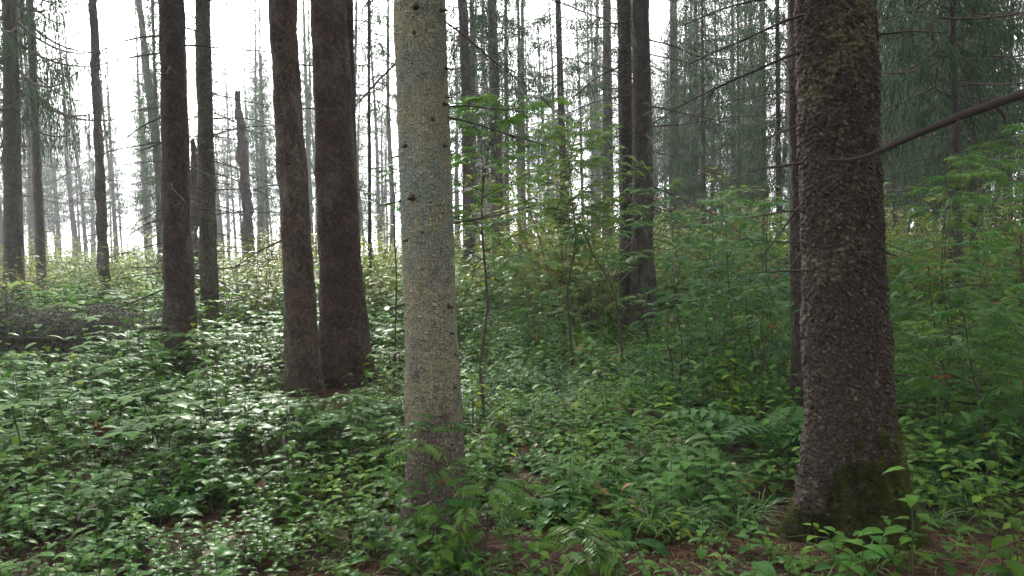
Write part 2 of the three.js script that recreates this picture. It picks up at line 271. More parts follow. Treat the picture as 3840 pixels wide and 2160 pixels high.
function crown(t, [leaf, wood], turn, s = 1) {
  const c = mesh('crown', leaf, M.needle, t); c.rotation.y = turn; c.scale.set(s, 1, s); c.userData.kind = 'stuff';
  const w = mesh('bough_wood', wood, M.twig, c); w.userData.kind = 'stuff'; return c;
}
const deadWood = [0.055, 0.045, 0.039];
function spruce({ name = 'spruce_tree', label, x, z, r, lx = 0, lz = 0, H = 22, bark = [0.13, 0.1, 0.085], mat = M.bark, crownOf, turn = 0, cs = 1, dead = 0, y0 = 1.2, y1 = 7, len = 1.1, seed, grp, opts = {}, rise = -0.05, category = 'tree', cy = 1, extra = [] }) {
  const t = group(name, x, gy(x, z), z), rnd = rngOf(seed * 7 + 3); if (z < -16) { dead = Math.round(dead * 1.7); len *= 1.15; }
  const tr = mesh('trunk', trunkGeo({ r, H, lx, lz, col: bark, seed, rows: 44, spots: 0.35, ...opts }), mat, t);
  for (let k = 0; k < dead; k++) {
    const y = lerp(y0, y1, (k + rnd()) / dead), az = rnd() * 2 * Math.PI, rr = r * (1 - 0.95 * (y - 2) / H) * 0.8, g = new Geo();
    limb(g, [lx * y + Math.sin(az) * rr, y, lz * y + Math.cos(az) * rr], az, len * (0.35 + 0.9 * rnd()), rise + 0.35 * (rnd() - 0.5), 0.006 + 0.008 * rnd() * Math.min(1, r / 0.15), rnd, mul(deadWood, 0.75 + 0.5 * rnd()), 2 + Math.floor(rnd() * 4), 0.3);
    mesh('branch', g, M.twig, t);
  }
  for (const [y, az, l, up, r0] of extra) { const g = new Geo(), rr = r * 0.8; limb(g, [lx * y + Math.sin(az) * rr, y, lz * y + Math.cos(az) * rr], az, l, up, r0, rnd, mul(deadWood, 0.8), 3, 0.15); mesh('branch', g, M.twig, t); }
  if (crownOf) { const c = crown(t, crownOf, turn, cs * (z < -16 && x < -4 ? 0.72 : 1)); c.position.set(lx * 10, 0, lz * 10); c.scale.y = cy; }
  return put(t, label, category, grp);
}
const brown = [0.088, 0.067, 0.057], grey = [0.082, 0.073, 0.064], olive = [0.095, 0.09, 0.066], red = [0.098, 0.067, 0.055];

// the pale trunk in the middle
{
  const X = -0.44, Z = -4.04, t = group('pale_barked_tree', X, gy(X, Z), Z), rnd = rngOf(4);
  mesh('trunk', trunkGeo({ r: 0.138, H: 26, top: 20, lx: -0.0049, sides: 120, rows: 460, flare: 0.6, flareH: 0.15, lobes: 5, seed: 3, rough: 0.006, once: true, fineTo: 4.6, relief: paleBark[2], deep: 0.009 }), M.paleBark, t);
  // knots and stubs: height, place across the front (-1 left edge, 1 right edge), length
  for (const [y, u, l, s] of [[2.74, -0.06, 0.02, 1.3], [2.61, -0.14, 0.015, 0.8], [2.74, 0.84, 0.035, 1.3], [2.17, 0.45, 0.015, 0.9], [2.04, -0.66, 0.01, 0.8], [1.77, -0.42, 0.03, 1.4], [2.26, 0.88, 0.02, 0.9], [1.2, 0.76, 0.025, 1.3], [1.21, -0.92, 0.07, 1], [1.06, 0.77, 0.025, 1.1], [2.04, 0.8, 0.015, 0.8], [1.69, 0.64, 0.012, 0.6], [0.94, 0.9, 0.015, 0.7], [0.77, 0.81, 0.02, 1.1], [2.45, 0.97, 0.03, 0.9], [1.59, -0.08, 0.01, 0.6], [1.55, -0.71, 0.012, 0.7], [0.55, 0.8, 0.02, 1], [1.76, -0.98, 0.09, 0.7], [2.0, -0.99, 0.03, 0.8], [1.07, -0.97, 0.03, 0.9], [2.3, 0.95, 0.02, 0.7], [0.45, 0.55, 0.01, 0.9]]) {
    const a = Math.asin(clamp(u, -0.99, 0.99)), rr = 0.139 * (1 - 0.95 * (y - 2) / 26), g = new Geo(), d = [Math.sin(a), 0, Math.cos(a)], o = [-0.0049 * y + d[0] * rr, y, d[2] * rr];
    g.tube([add(o, d, -0.02), add(add(o, d, 0.0), [0, 0.004, 0]), add(o, d, 0.003)], [0.019 * s, 0.013 * s, 0.006 * s], 9, [0.045, 0.034, 0.028]);
    g.tube([add(o, d, -0.01), add(o, d, 0.008), add(add(o, d, 0.008 + l), [0, -0.2 * l, 0])], [0.009 * s, 0.007 * s, 0.005 * s], 6, [0.05, 0.035, 0.03]);
    mesh('branch_stub', g, M.twig, t);
  }
  for (const [y, az, l, rise] of [[2.72, 1.9, 0.8, -0.45], [2.26, 1.6, 0.5, 0.02], [2.2, 1.35, 0.7, -0.25], [2.5, -1.6, 0.7, -0.75], [1.64, 1.6, 0.5, 0.1], [2.9, 1.2, 1.3, -0.2], [3.1, -1.3, 1.2, -0.3], [3.4, 1.9, 1.4, -0.2], [3.7, -1.9, 1.4, -0.2]]) {
    const g = new Geo(); limb(g, [-0.0049 * y + Math.sin(az) * 0.13, y, Math.cos(az) * 0.13], az, l, rise, 0.006, rnd, mul(deadWood, 0.8), 4); mesh('branch', g, M.twig, t);
  }
  crown(t, tallCrowns[0], 0.7);
  put(t, 'pale yellow-grey trunk with dark knots and bluish lichen, in the middle', 'tree');
}
// the old scaly spruce with its mossy foot
const oldSpot = [1.72, -3.79];
{
  const [X, Z] = oldSpot, t = group('old_spruce_tree', X, gy(X, Z), Z), rnd = rngOf(14);
  const o = { r: 0.186, H: 26, top: 20, lx: -0.0317, sides: 190, rows: 640, flare: 0.62, flareH: 0.24, lobes: 5, seed: 5.4, rough: 0.012, once: true, fineTo: 4.6, relief: oldBark[2], deep: 0.022 };
  const tg = trunkGeo(o).build(); mesh('trunk', tg, M.oldBark, t);
  for (const [y, az, l, rise, r0] of [[2.62, -1.35, 0.75, -0.3, 0.008], [2.45, -1.5, 0.95, -0.35, 0.009], [2.72, -1.2, 0.8, -0.2, 0.008], [2.52, 1.5, 0.4, 0.12, 0.008], [2.1, -1.4, 0.35, -0.4, 0.006], [1.95, -0.6, 0.18, 0.1, 0.006], [1.9, -1.55, 0.3, -0.15, 0.008], [1.66, -1.5, 0.32, 0.05, 0.007], [1.72, -1.5, 0.5, -0.75, 0.007], [1.45, 1.5, 0.1, -0.25, 0.011], [1.36, -1.5, 0.32, 0.0, 0.007], [1.05, 1.55, 0.09, 0.0, 0.006], [0.82, 1.5, 0.2, 0.12, 0.006], [0.66, 1.5, 0.22, -0.1, 0.006], [0.3, 1.3, 0.1, -0.1, 0.01], [1.5, -1.55, 0.4, 0.1, 0.005], [3.1, 1.2, 1.0, -0.2, 0.012], [3.3, -1.2, 1.1, -0.3, 0.012], [3.6, 0.4, 1, -0.3, 0.012]]) {
    const g = new Geo(), rr = 0.186 * (1 - 0.95 * (y - 2) / 26) * 0.95 + 0.03 * Math.max(0, 1 - y); limb(g, [-0.0317 * y + Math.sin(az) * rr, y, Math.cos(az) * rr], az, l, rise, r0, rnd, mul(deadWood, 0.8 + 0.3 * rnd()), l > 0.5 ? 3 : 0, 0.2); mesh('branch', g, M.twig, t);
  }
  for (const [y, u, s] of [[2.45, -0.55, 1.4], [2.22, -0.3, 1.7], [1.95, -0.1, 1.6], [1.4, 0.15, 1.6], [2.28, 0.55, 1.1], [1.83, 0.05, 1.2], [1.15, -0.35, 1.3], [2.0, -0.5, 1.1]]) {
    const a = Math.asin(u), rr = 0.186 * (1 - 0.95 * (y - 2) / 26), g = new Geo(), d = [Math.sin(a), 0, Math.cos(a)], q = [-0.0317 * y + d[0] * rr, y, d[2] * rr];
    g.tube([add(q, d, -0.02), add(add(q, d, 0.004), [0, 0.006, 0]), add(q, d, 0.006)], [0.022 * s, 0.012 * s, 0.004 * s], 7, [0.035, 0.027, 0.023]); for (let k = 0; k < 4; k++) limb(g, add(q, [0.03 * (rnd() - 0.5), 0.03 * (rnd() - 0.5), 0]), a + 1.6 * (rnd() - 0.5), 0.03 + 0.05 * rnd(), -0.4 + rnd(), 0.003, rnd, [0.06, 0.048, 0.04], 0); mesh('branch_stub', g, M.twig, t);
  }
  // moss cushions: short shoots standing on the root flare, thick on the front and right
  const shoot = new Geo(); for (let k = 0; k < 5; k++) { const a = k * 2.4; shoot.kite([0, -0.004, 0], norm([Math.cos(a) * 0.7, 1, Math.sin(a) * 0.7]), [Math.sin(a), 0.2, -Math.cos(a)], 0.02, 0.007, [1, 1, 1]); }
  const P = tg.attributes.position, N = tg.attributes.normal, I = tg.index.array, mats = [], cols = [], q = new THREE.Quaternion(), up = new THREE.Vector3(0, 1, 0);
  for (let f = 0; f < I.length; f += 3) {
    const [a, b, c] = [I[f], I[f + 1], I[f + 2]], y = P.getY(a); if (y > 0.75 || y < -0.08) continue;
    const ang = Math.atan2(P.getX(a) + 0.0317 * y, P.getZ(a)), side = Math.cos(ang - 0.5), edge = 0.32 + 0.24 * side + 0.7 * (fbm(ang * 5 + 20, y * 9, 8, 3) - 0.5);
    if (y > edge) continue; const area = new THREE.Vector3().subVectors(new THREE.Vector3().fromBufferAttribute(P, b), new THREE.Vector3().fromBufferAttribute(P, a)).cross(new THREE.Vector3().subVectors(new THREE.Vector3().fromBufferAttribute(P, c), new THREE.Vector3().fromBufferAttribute(P, a))).length() / 2;
    const cnt = area * 26000 * step(0, 0.4, edge - y) * (0.1 + 1.5 * step(0.35, 0.65, fbm(ang * 11 + 7, y * 26, 18, 3))), n = Math.floor(cnt) + (rnd() < cnt % 1 ? 1 : 0);
    for (let k = 0; k < n; k++) {
      let s1 = rnd(), s2 = rnd(); if (s1 + s2 > 1) { s1 = 1 - s1; s2 = 1 - s2; }
      const l = (A, w) => A[w](a) * (1 - s1 - s2) + A[w](b) * s1 + A[w](c) * s2, nn = new THREE.Vector3(l(N, 'getX') + 0.5 * (rnd() - 0.5), l(N, 'getY') + 0.35, l(N, 'getZ') + 0.5 * (rnd() - 0.5)).normalize();
      q.setFromUnitVectors(up, nn); const s = 0.7 + 0.9 * rnd();
      mats.push(new THREE.Matrix4().compose(new THREE.Vector3(l(P, 'getX'), l(P, 'getY'), l(P, 'getZ')), q, new THREE.Vector3(s, s * (0.8 + 0.6 * rnd()), s))); const m = fbm(ang * 10, y * 20, 28, 2); cols.push(new THREE.Color().setRGB(...vary(mix([0.04, 0.057, 0.014], [0.125, 0.14, 0.028], m), rnd, 0.35)));
    }
  }
  const im = new THREE.InstancedMesh(shoot.build(), M.moss, mats.length); im.name = 'moss'; im.userData.kind = 'stuff'; im.userData.label = 'green moss cushion on the root flare'; mats.forEach((m, k) => { im.setMatrixAt(k, m); im.setColorAt(k, cols[k]); }); t.add(im);
  crown(t, tallCrowns[1], 2.1);
  put(t, 'thick scaly-barked spruce with a green mossy foot', 'tree');
}
// trunks one can tell apart
spruce({ label: 'reddish-brown leaning trunk in front of the broad double-rooted spruce', x: -2.11, z: -7.55, r: 0.145, lx: -0.0304, bark: [0.135, 0.1, 0.082], crownOf: tallCrowns[2], turn: 1, dead: 14, y0: 1.3, len: 0.7, seed: 11, opts: { flare: 0.3, flareH: 0.3, sides: 40, rows: 130, rough: 0.02, bend: 0.012, spots: 0.5 } });
spruce({ label: 'broad dark brown spruce trunk with spreading roots, left of the pale trunk', x: -1.88, z: -8.34, r: 0.215, lx: -0.0127, bark: red, crownOf: tallCrowns[0], turn: 2, dead: 16, y0: 1.3, len: 0.8, seed: 12, opts: { flare: 0.55, flareH: 0.4, sides: 44, rows: 130, rough: 0.02, lobes: 4 } });
spruce({ label: 'slim dark trunk close behind the broad brown spruce', x: -2.02, z: -9.6, r: 0.055, lx: 0.012, bark: brown, crownOf: tallCrowns[1], cs: 0.5, turn: 2, dead: 4, y0: 2, len: 0.5, seed: 13, H: 14 });
spruce({ label: 'straight dark brown trunk with bare side twigs rising from glossy herbs', x: -4.11, z: -9.19, r: 0.158, lx: 0.0232, bark: brown, crownOf: tallCrowns[1], turn: 3, dead: 30, y0: 0.7, y1: 6, len: 1.1, seed: 15, extra: [[3.15, -1.5, 0.7, -0.45, 0.013], [2.85, -1.7, 0.55, -0.3, 0.011], [2.6, -1.57, 0.55, 0.02, 0.008], [2.05, -1.4, 0.5, -0.4, 0.01], [1.62, -1.6, 0.95, -0.12, 0.009], [3.9, -1.3, 1.0, -0.3, 0.011], [4.2, 1.4, 1.1, -0.2, 0.011], [2.9, 1.3, 0.9, -0.1, 0.01], [1.3, -1.5, 0.7, 0.1, 0.008]], opts: { flare: 0.55, sides: 36, rows: 110, rough: 0.015 } });
spruce({ label: 'greenish grey trunk close behind the straight dark brown trunk', x: -5.1, z: -12.58, r: 0.135, lx: 0.0193, bark: olive, crownOf: tallCrowns[2], turn: 4, dead: 44, y0: 0.8, y1: 7, len: 1.5, seed: 16, extra: [4.6, 4.2, 3.8, 3.5, 3.1, 2.9, 2.6, 2.2, 1.9, 1.6, 1.3].map((y, k) => [y, 1.3 + 0.35 * (k % 3), 1.1 + 0.25 * (k % 4), -0.25 + 0.12 * (k % 4), 0.012]), opts: { flare: 0.35, sides: 32, rows: 90, rough: 0.015 } });
spruce({ label: 'dark trunk at the left edge, thickest of the left edge trees', x: -11.91, z: -17.89, r: 0.2, lx: 0.0418, bark: grey, crownOf: youngCrowns[0], cy: 2.1, cs: 1.5, turn: 5, dead: 14, y0: 3, len: 1.4, seed: 17, opts: { flare: 0.5, flareH: 0.6 } });
spruce({ label: 'slender dark trunk just right of the left edge tree', x: -12.69, z: -20.23, r: 0.118, lx: 0.0131, bark: grey, crownOf: youngCrowns[1], cy: 2.2, cs: 1.4, turn: 1.2, dead: 20, y0: 1.5, len: 1.5, seed: 18 });
spruce({ label: 'slender ragged trunk standing alone against the white mist', x: -9.73, z: -17.87, r: 0.11, lx: 0.012, bark: grey, crownOf: farCrowns[2], turn: 2.5, dead: 12, y0: 2, len: 1.2, seed: 19, opts: { rough: 0.03, sides: 24, rows: 90 } });
spruce({ label: 'trunk leaning left in the bright mist', x: -15.4, z: -34, r: 0.22, lx: -0.07, bark: grey, crownOf: midCrowns[0], turn: 2.9, dead: 10, y0: 3, len: 2, seed: 20, opts: { rough: 0.05 } });
spruce({ label: 'thin straight trunk just left of the straight dark brown trunk', x: -12.2, z: -26, r: 0.075, lx: 0.0204, bark: grey, crownOf: youngCrowns[1], turn: 0.4, dead: 22, y0: 1.5, y1: 9, len: 1.5, seed: 21, H: 18 });
spruce({ label: 'slim trunk in the mist, right of the centre-left dead snag', x: -7.2, z: -30, r: 0.12, lx: 0.0, bark: grey, crownOf: midCrowns[1], turn: 0.9, dead: 10, y0: 2, y1: 9, len: 1.5, seed: 22 });
spruce({ label: 'thin bare pole-like young trunk between the brown spruce and pale trunk', x: -2.9, z: -15.21, r: 0.036, lx: 0.0274, bark: grey, crownOf: tallCrowns[2], cy: 0.6, turn: 0.9, dead: 18, y0: 1.3, y1: 6, len: 0.9, seed: 23, H: 11, cs: 0.5 });
spruce({ label: 'dark trunk just right of the pale trunk', x: -1.09, z: -19.4, r: 0.158, lx: -0.0111, bark: grey, crownOf: midCrowns[2], turn: 0.3, dead: 24, y0: 2, y1: 8, len: 1.5, seed: 24, opts: { bend: 0.05 } });
spruce({ label: 'paler trunk half hidden behind the trunk right of the pale tree', x: -1.3, z: -26.18, r: 0.12, lx: 0.014, bark: grey, crownOf: midCrowns[0], turn: 0.3, dead: 10, y0: 2, y1: 9, len: 1.4, seed: 25 });
spruce({ label: 'straight dark trunk behind the bluish green rowan', x: -0.34, z: -21.03, r: 0.178, lx: -0.004, bark: grey, crownOf: midCrowns[1], turn: 5.3, dead: 24, y0: 2, y1: 8, len: 1.6, seed: 26 });
spruce({ label: 'thin trunk just right of the trunk behind the rowan', x: -0.18, z: -29.45, r: 0.1, lx: 0.0172, bark: grey, crownOf: midCrowns[2], turn: 4.3, dead: 8, y0: 3, y1: 9, len: 1.4, seed: 27 });
spruce({ label: 'straight trunk behind the yellow-green rowan', x: 1.63, z: -22.45, r: 0.118, lx: -0.0104, bark: brown, crownOf: midCrowns[0], turn: 4.3, dead: 26, y0: 2, y1: 8.5, len: 1.7, seed: 28 });
spruce({ label: 'grey trunk in the mist between the two rowans', x: 0.55, z: -34, r: 0.12, lx: 0.0159, bark: grey, crownOf: midCrowns[1], turn: 4.3, dead: 8, y0: 3, y1: 11, len: 1.6, seed: 29 });
spruce({ label: 'grey-brown trunk left of the pair of trunks', x: 3.47, z: -27.02, r: 0.215, lx: 0.0116, bark: grey, crownOf: midCrowns[2], turn: 3.3, dead: 28, y0: 2, y1: 10, len: 2.0, seed: 30 });
spruce({ label: 'slimmer left trunk of the close pair of trunks', x: 1.86, z: -12.0, r: 0.122, lx: -0.0004, bark: grey, crownOf: tallCrowns[2], turn: 3.8, dead: 18, y0: 1.5, y1: 6, len: 1.2, seed: 31, opts: { sides: 30, rows: 80 } });
spruce({ label: 'thicker right trunk of the close pair with drooping bare branches', x: 2.03, z: -11.59, r: 0.15, lx: 0.0048, bark: [0.09, 0.076, 0.064], crownOf: tallCrowns[1], turn: 0.8, dead: 40, y0: 1.0, y1: 5.5, len: 1.5, seed: 32, extra: [[2.4, 1.5, 1.5, -0.42, 0.017], [2.2, 1.35, 1.3, -0.5, 0.014], [2.05, 1.6, 1.4, -0.3, 0.013], [3.3, 1.55, 1.9, -0.02, 0.014], [3.6, 1.4, 1.8, -0.15, 0.014], [3.2, -1.4, 1.4, -0.25, 0.012], [4.3, -1.6, 1.9, -0.3, 0.016], [4.6, 1.5, 1.8, -0.2, 0.014], [1.6, 1.5, 1.2, -0.25, 0.01], [4.0, -1.2, 1.6, 0.25, 0.012]], rise: -0.2, opts: { flare: 0.75, flareH: 0.5, sides: 36, rows: 110, rough: 0.015 } });
spruce({ label: 'pale grey trunk right of the close pair of trunks', x: 6.55, z: -30, r: 0.225, lx: 0.0034, bark: olive, crownOf: youngCrowns[0], turn: 0.8, dead: 30, y0: 2, y1: 10, len: 2.0, seed: 33, cs: 1.1 });
spruce({ label: 'thin trunk in hanging needles between the pale grey and dark slim trunks', x: 10.1, z: -34, r: 0.1, lx: -0.0007, bark: grey, crownOf: midCrowns[0], turn: 1.8, dead: 12, y0: 2, y1: 10, len: 1.6, seed: 34 });
spruce({ label: 'grey trunk left of the dark slim trunk', x: 9.84, z: -29.22, r: 0.122, lx: -0.0011, bark: grey, crownOf: midCrowns[1], turn: 2.8, dead: 20, y0: 2, y1: 10, len: 1.7, seed: 35 });
spruce({ label: 'dark slim trunk just left of the mossy old spruce', x: 6.4, z: -17.95, r: 0.066, lx: -0.0016, bark: brown, crownOf: youngCrowns[1], turn: 2.2, dead: 26, y0: 1.5, y1: 7, len: 1.2, seed: 36, H: 14, cs: 0.8 });
spruce({ label: 'dark trunk half hidden behind the mossy old spruce', x: 2.39, z: -6.07, r: 0.1, lx: -0.015, bark: brown, crownOf: tallCrowns[2], turn: 2.2, dead: 12, y0: 0.6, y1: 4, len: 0.7, seed: 37, opts: { sides: 34, rows: 120 } });
spruce({ label: 'slim trunk rising behind the dead bough on the right', x: 5.93, z: -9.91, r: 0.046, lx: -0.0325, bark: grey, crownOf: youngCrowns[2], turn: 3, dead: 12, y0: 1.5, y1: 4, len: 0.9, seed: 38, H: 12, opts: { sides: 18, bend: 0.02 } });
spruce({ label: 'slim trunk amid dark needles near the right edge', x: 8.09, z: -13.11, r: 0.055, lx: -0.0138, bark: grey, crownOf: youngCrowns[0], turn: 3.6, dead: 12, y0: 1.5, y1: 5, len: 0.9, seed: 39, H: 13 });
spruce({ label: 'thin dark trunk just right of the mossy old spruce', x: 12.53, z: -24.49, r: 0.07, lx: -0.0072, bark: brown, crownOf: youngCrowns[1], turn: 4.6, dead: 10, y0: 1.5, y1: 6, len: 1.1, seed: 40, H: 14 });
spruce({ label: 'thin dark trunk under the dead bough, in front of pale mist', x: 16.47, z: -29.83, r: 0.08, lx: -0.0109, bark: brown, crownOf: youngCrowns[2], turn: 5.6, dead: 10, y0: 1.5, y1: 7, len: 1.1, seed: 41, H: 15 });
{ // dead standing snag with a broken top, and the short broken stub beside the dark brown trunk
  const snag = (label, x, z, r, top, lx, seed, col) => {
    const t = group('broken_snag', x, gy(x, z), z), rnd = rngOf(seed); mesh('trunk', trunkGeo({ r, H: 60, top, lx, col, seed, rows: 60, rough: 0.09, jag: 0.5, curve: 1.1, bend: 0.05 }), M.bark, t);
    for (let k = 0; k < 8; k++) { const y = top * (0.3 + 0.65 * rnd()), az = rnd() * 6.28, g = new Geo(); limb(g, [lx * y + Math.sin(az) * r * 0.7, y, Math.cos(az) * r * 0.7], az, 0.3 + 0.8 * rnd(), 0.2 * (rnd() - 0.5), 0.02, rnd, deadWood, 1); mesh('branch', g, M.twig, t); }
    put(t, label, 'snag');
  };
  snag('dead snag with a ragged broken top, in the mist left of centre', -9.96, -28.58, 0.19, 7.7, -0.02, 51, [0.07, 0.06, 0.058]);
  snag('short broken trunk between the dark brown and greenish grey trunks', -7.5, -17.84, 0.085, 4.3, 0.03, 52, [0.11, 0.088, 0.075]);
}
{ // spruce beyond the right edge, whose dead bough reaches in
  const x = 3.3, z = -2.4, t = spruce({ label: 'spruce off the right edge whose bare dead bough crosses the mossy trunk', x, z, r: 0.17, bark: brown, crownOf: youngCrowns[2], turn: 1, seed: 61, H: 20, opts: { sides: 30, rows: 80 } }), y = t.position.y;
  const pts = [[3.15, 2.42, -2.5], [2.75, 2.31, -2.62], [2.4, 2.2, -2.72], [2.1, 2.09, -2.9], [1.986, 2.045, -3.1], [1.916, 2.019, -3.2], [1.821, 1.975, -3.3], [1.698, 1.915, -3.4], [1.62, 1.882, -3.42], [1.54, 1.866, -3.44], [1.46, 1.871, -3.45]].map((p) => [p[0] - x, p[1] - y, p[2] - z]);
  const g = new Geo(), r = rngOf(8); g.tube(pts, [0.028, 0.025, 0.024, 0.0225, 0.0185, 0.02, 0.0155, 0.0145, 0.0105, 0.0095, 0.006], 10, [0.045, 0.036, 0.031]);
  g.tube([pts[5], add(pts[5], [-0.03, -0.05, 0]), add(pts[5], [-0.05, -0.12, 0.01]), add(pts[5], [-0.09, -0.17, 0])], [0.008, 0.006, 0.005, 0.003], 5, deadWood); g.tube([pts[4], add(pts[4], [0.03, -0.04, 0.01]), add(pts[4], [0.05, -0.07, 0])], [0.012, 0.009, 0.007], 5, deadWood);
  for (const [i, az, l, e] of [[3, -2.2, 0.16, 0.5], [4, 1.0, 0.1, -0.8], [6, -0.9, 0.07, 0.6], [7, -2.4, 0.12, -0.3], [2, -1.8, 0.3, -0.6], [1, -0.6, 0.25, 0.4], [8, 0.4, 0.05, -0.5]]) limb(g, pts[i], az, l, e, 0.004, r, deadWood, 1);
  mesh('dead_bough', g, M.twig, t);
}
console.log('near trees');
// trees further off in the mist: copies of a few
{
  const r = rngOf(900), protos = [0, 1, 2].map((k) => {
    const t = new THREE.Group(), rnd = rngOf(910 + k); mesh('trunk', trunkGeo({ r: 0.17, H: 23, sides: 12, rows: 26, col: k ? grey : olive, seed: 70 + k, rough: 0.03, bend: 0.06, flare: 0.5, flareH: 0.5 }), M.bark, t);
    const g = new Geo(); for (let b = 0; b < 34; b++) { const y = 1.6 + 7 * rnd(), az = rnd() * 6.28; limb(g, [Math.sin(az) * 0.13, y, Math.cos(az) * 0.13], az, 0.7 + 1.4 * rnd(), -0.1, 0.016, rnd, deadWood, 2, 0.4); } const d = mesh('dead_branches', g, M.twig, t); d.userData.kind = 'stuff';
    crown(t, k === 1 ? youngCrowns[0] : k === 0 ? midCrowns[1] : farCrowns[k], k); if (k === 1) { t.children[2].scale.set(1.25, 1.5, 1.25); t.children[2].position.y = 1.2; } return t;
  });
  const spots = []; let tries = 0;
  while (spots.length < 270 && tries++ < 12000) {
    const z = -30 - 78 * Math.pow(r(), 0.75), x = (r() * 2 - 1) * (0.74 * -z + 4), open = x / -z < -0.2 && x / -z > -0.62;        // the clearing on the left holds few trees
    if (open && (z > -46 || (z > -62 && r() < 0.6))) continue; if (z > -36 && x < 4) continue;
    if (spots.some((s) => Math.hypot(s[0] - x, s[1] - z) < 2.3)) continue; spots.push([x, z]);
  }
  for (const [x, z] of spots) {
    const side = x / -z < -0.15 ? 'left' : x / -z < 0.3 ? 'middle' : 'right', kind = r() < (side === 'right' ? 0.5 : 0.2) ? 1 : r() < 0.5 ? 0 : 2, t = protos[kind].clone(); t.name = numbered('misty_spruce'); t.position.set(x, gy(x, z), z); t.rotation.set(0.03 * (r() - 0.5), r() * 6.28, 0.11 * (r() - 0.5)); const s = 0.75 + 0.5 * r(), w = 0.7 + 0.6 * r(); t.scale.set(s * w, s, s * w);
    const where = { left: 'in the bright clearing on the left', middle: 'behind the rowans', right: 'behind the mossy old spruce' }[side];
    const look = ['thin-crowned', 'low-branched bushy', 'bare-limbed'][kind], dist = z > -50 ? 'grey' : z > -68 ? 'pale' : 'faint'; put(t, `${dist} ${look} spruce in the mist ${where}`, 'tree', `${dist} ${look} spruces ${where}`);
  }
  // young green spruces under the tall ones, thick on the right
  const under = [[8.8, -15, 1.1], [10.5, -17, 1.2], [12.5, -20, 1.2], [9.8, -22.5, 1.2], [7.6, -25, 1.1], [14.5, -25, 1.3], [5.4, -21, 1.0], [-7.9, -36, 1.1], [-14.2, -44, 1.2]];
  under.forEach(([x, z, s], k) => { const t = group('young_spruce', x, gy(x, z), z); mesh('trunk', trunkGeo({ r: 0.06, H: 10.5, sides: 10, rows: 16, col: brown, seed: 80 + k }), M.bark, t); crown(t, youngCrowns[k % 3], k * 1.3); t.scale.setScalar(s); put(t, ['young dark spruce between the slim right-hand trunks', 'young dark spruce above the right thicket', 'young spruce behind the right thicket, farther back', 'young spruce behind the dark slim trunk', 'young spruce in haze left of the dark slim trunk', 'young spruce farthest back on the right', 'young spruce left of the dark slim trunk, nearer', 'young grey-green spruce in the mist beside the broken snag', 'young grey-green spruce in the mist behind the leaning trunk'][k], 'tree'); });
  // the wood goes on unseen; spruces added beside and behind the camera for shade
  const ring = []; for (let n = 0; n < 900 && ring.length < 80; n++) {
    const x = (r() * 2 - 1) * 19, z = 13 - 37 * r(), inView = z < 1 && Math.abs(x) < 0.74 * -z + 1.2;
    if (inView || Math.hypot(x, z) < 2.6 || (x < -9 && z < -12) || ring.some((s) => Math.hypot(s[0] - x, s[1] - z) < 2.9)) continue; ring.push([x, z]);
  }
  for (let n = 0, m = 0; n < 600 && m < 34; n++) { const x = (r() * 2 - 1) * 17, z = 2.5 + 13 * r(); if (ring.some((s) => Math.hypot(s[0] - x, s[1] - z) < 1.2)) continue; ring.push([x, z, 1]); m++; }  // unseen young spruces, added to block low light from behind the camera
  const ringTrunk = trunkGeo({ r: 0.16, H: 22, sides: 12, rows: 20, col: brown, seed: 95 }).build();
  ring.forEach(([x, z, young], k) => { const t = group('spruce_tree', x, gy(x, z), z); mesh('trunk', ringTrunk, M.bark, t); crown(t, young ? youngCrowns[k % 3] : tallCrowns[k % 3], x * 3); if (young) t.scale.set(0.8, 0.55 + 0.2 * (k % 3), 0.8); put(t, young ? 'unseen young spruce added behind the viewpoint to block light' : 'unseen tall spruce added beside or behind the viewpoint for shade', 'tree', young ? 'unseen young spruces added behind the viewpoint' : 'unseen spruces added round the viewpoint'); });
}
console.log('far trees');

// ---------------------------------------------------------------- rowans
const rowanLeaves = [1, 2, 3, 4].map((s) => { // pinnate leaf, 17 cm, base at the origin, pointing along +z
  const g = new Geo(), r = rngOf(400 + s), pts = []; let p = [0, 0, 0], e = 0.25; for (let k = 0; k <= 8; k++) { pts.push(p); p = add(p, [0, Math.sin(e), Math.cos(e)], 0.021); e -= 0.05 + 0.025 * s; }
  g.tube(pts, (t) => 0.0014 * (1 - 0.6 * t), 3, [0.09, 0.11, 0.045], 0, false);
  for (let k = 2; k <= 8; k++) for (const sd of k === 8 ? [0] : [-1, 1]) {
    const L = 0.052 * (0.75 + 0.35 * Math.sin(Math.PI * k / 9)) * (0.85 + 0.3 * r()), t = norm(sub(pts[k], pts[k - 1]));
    g.leaf(pts[k], sd ? norm([sd * 0.9, t[1] * 0.5 - 0.12 + 0.2 * (r() - 0.5), 0.45]) : t, [sd * 0.25, 1, 0.2], L, L * 0.38, { seg: 3, fold: 0.2, droop: 0.5, prof: lance, col: vary([1, 1, 1], r, 0.15) });
  }
  return g.build();
});
function tinted(geo, c) { const g = geo.clone(), a = g.attributes.color; for (let k = 0; k < a.count; k++) a.setXYZ(k, a.getX(k) * c[0], a.getY(k) * c[1], a.getZ(k) * c[2]); return g; }
const rowanTints = [[0.058, 0.175, 0.032], [0.085, 0.2, 0.03], [0.125, 0.22, 0.032], [0.045, 0.14, 0.046], [0.115, 0.23, 0.03], [0.35, 0.12, 0.03]].map((c) => rowanLeaves.map((g) => tinted(g, c)));
const stemBrown = [0.06, 0.05, 0.04];
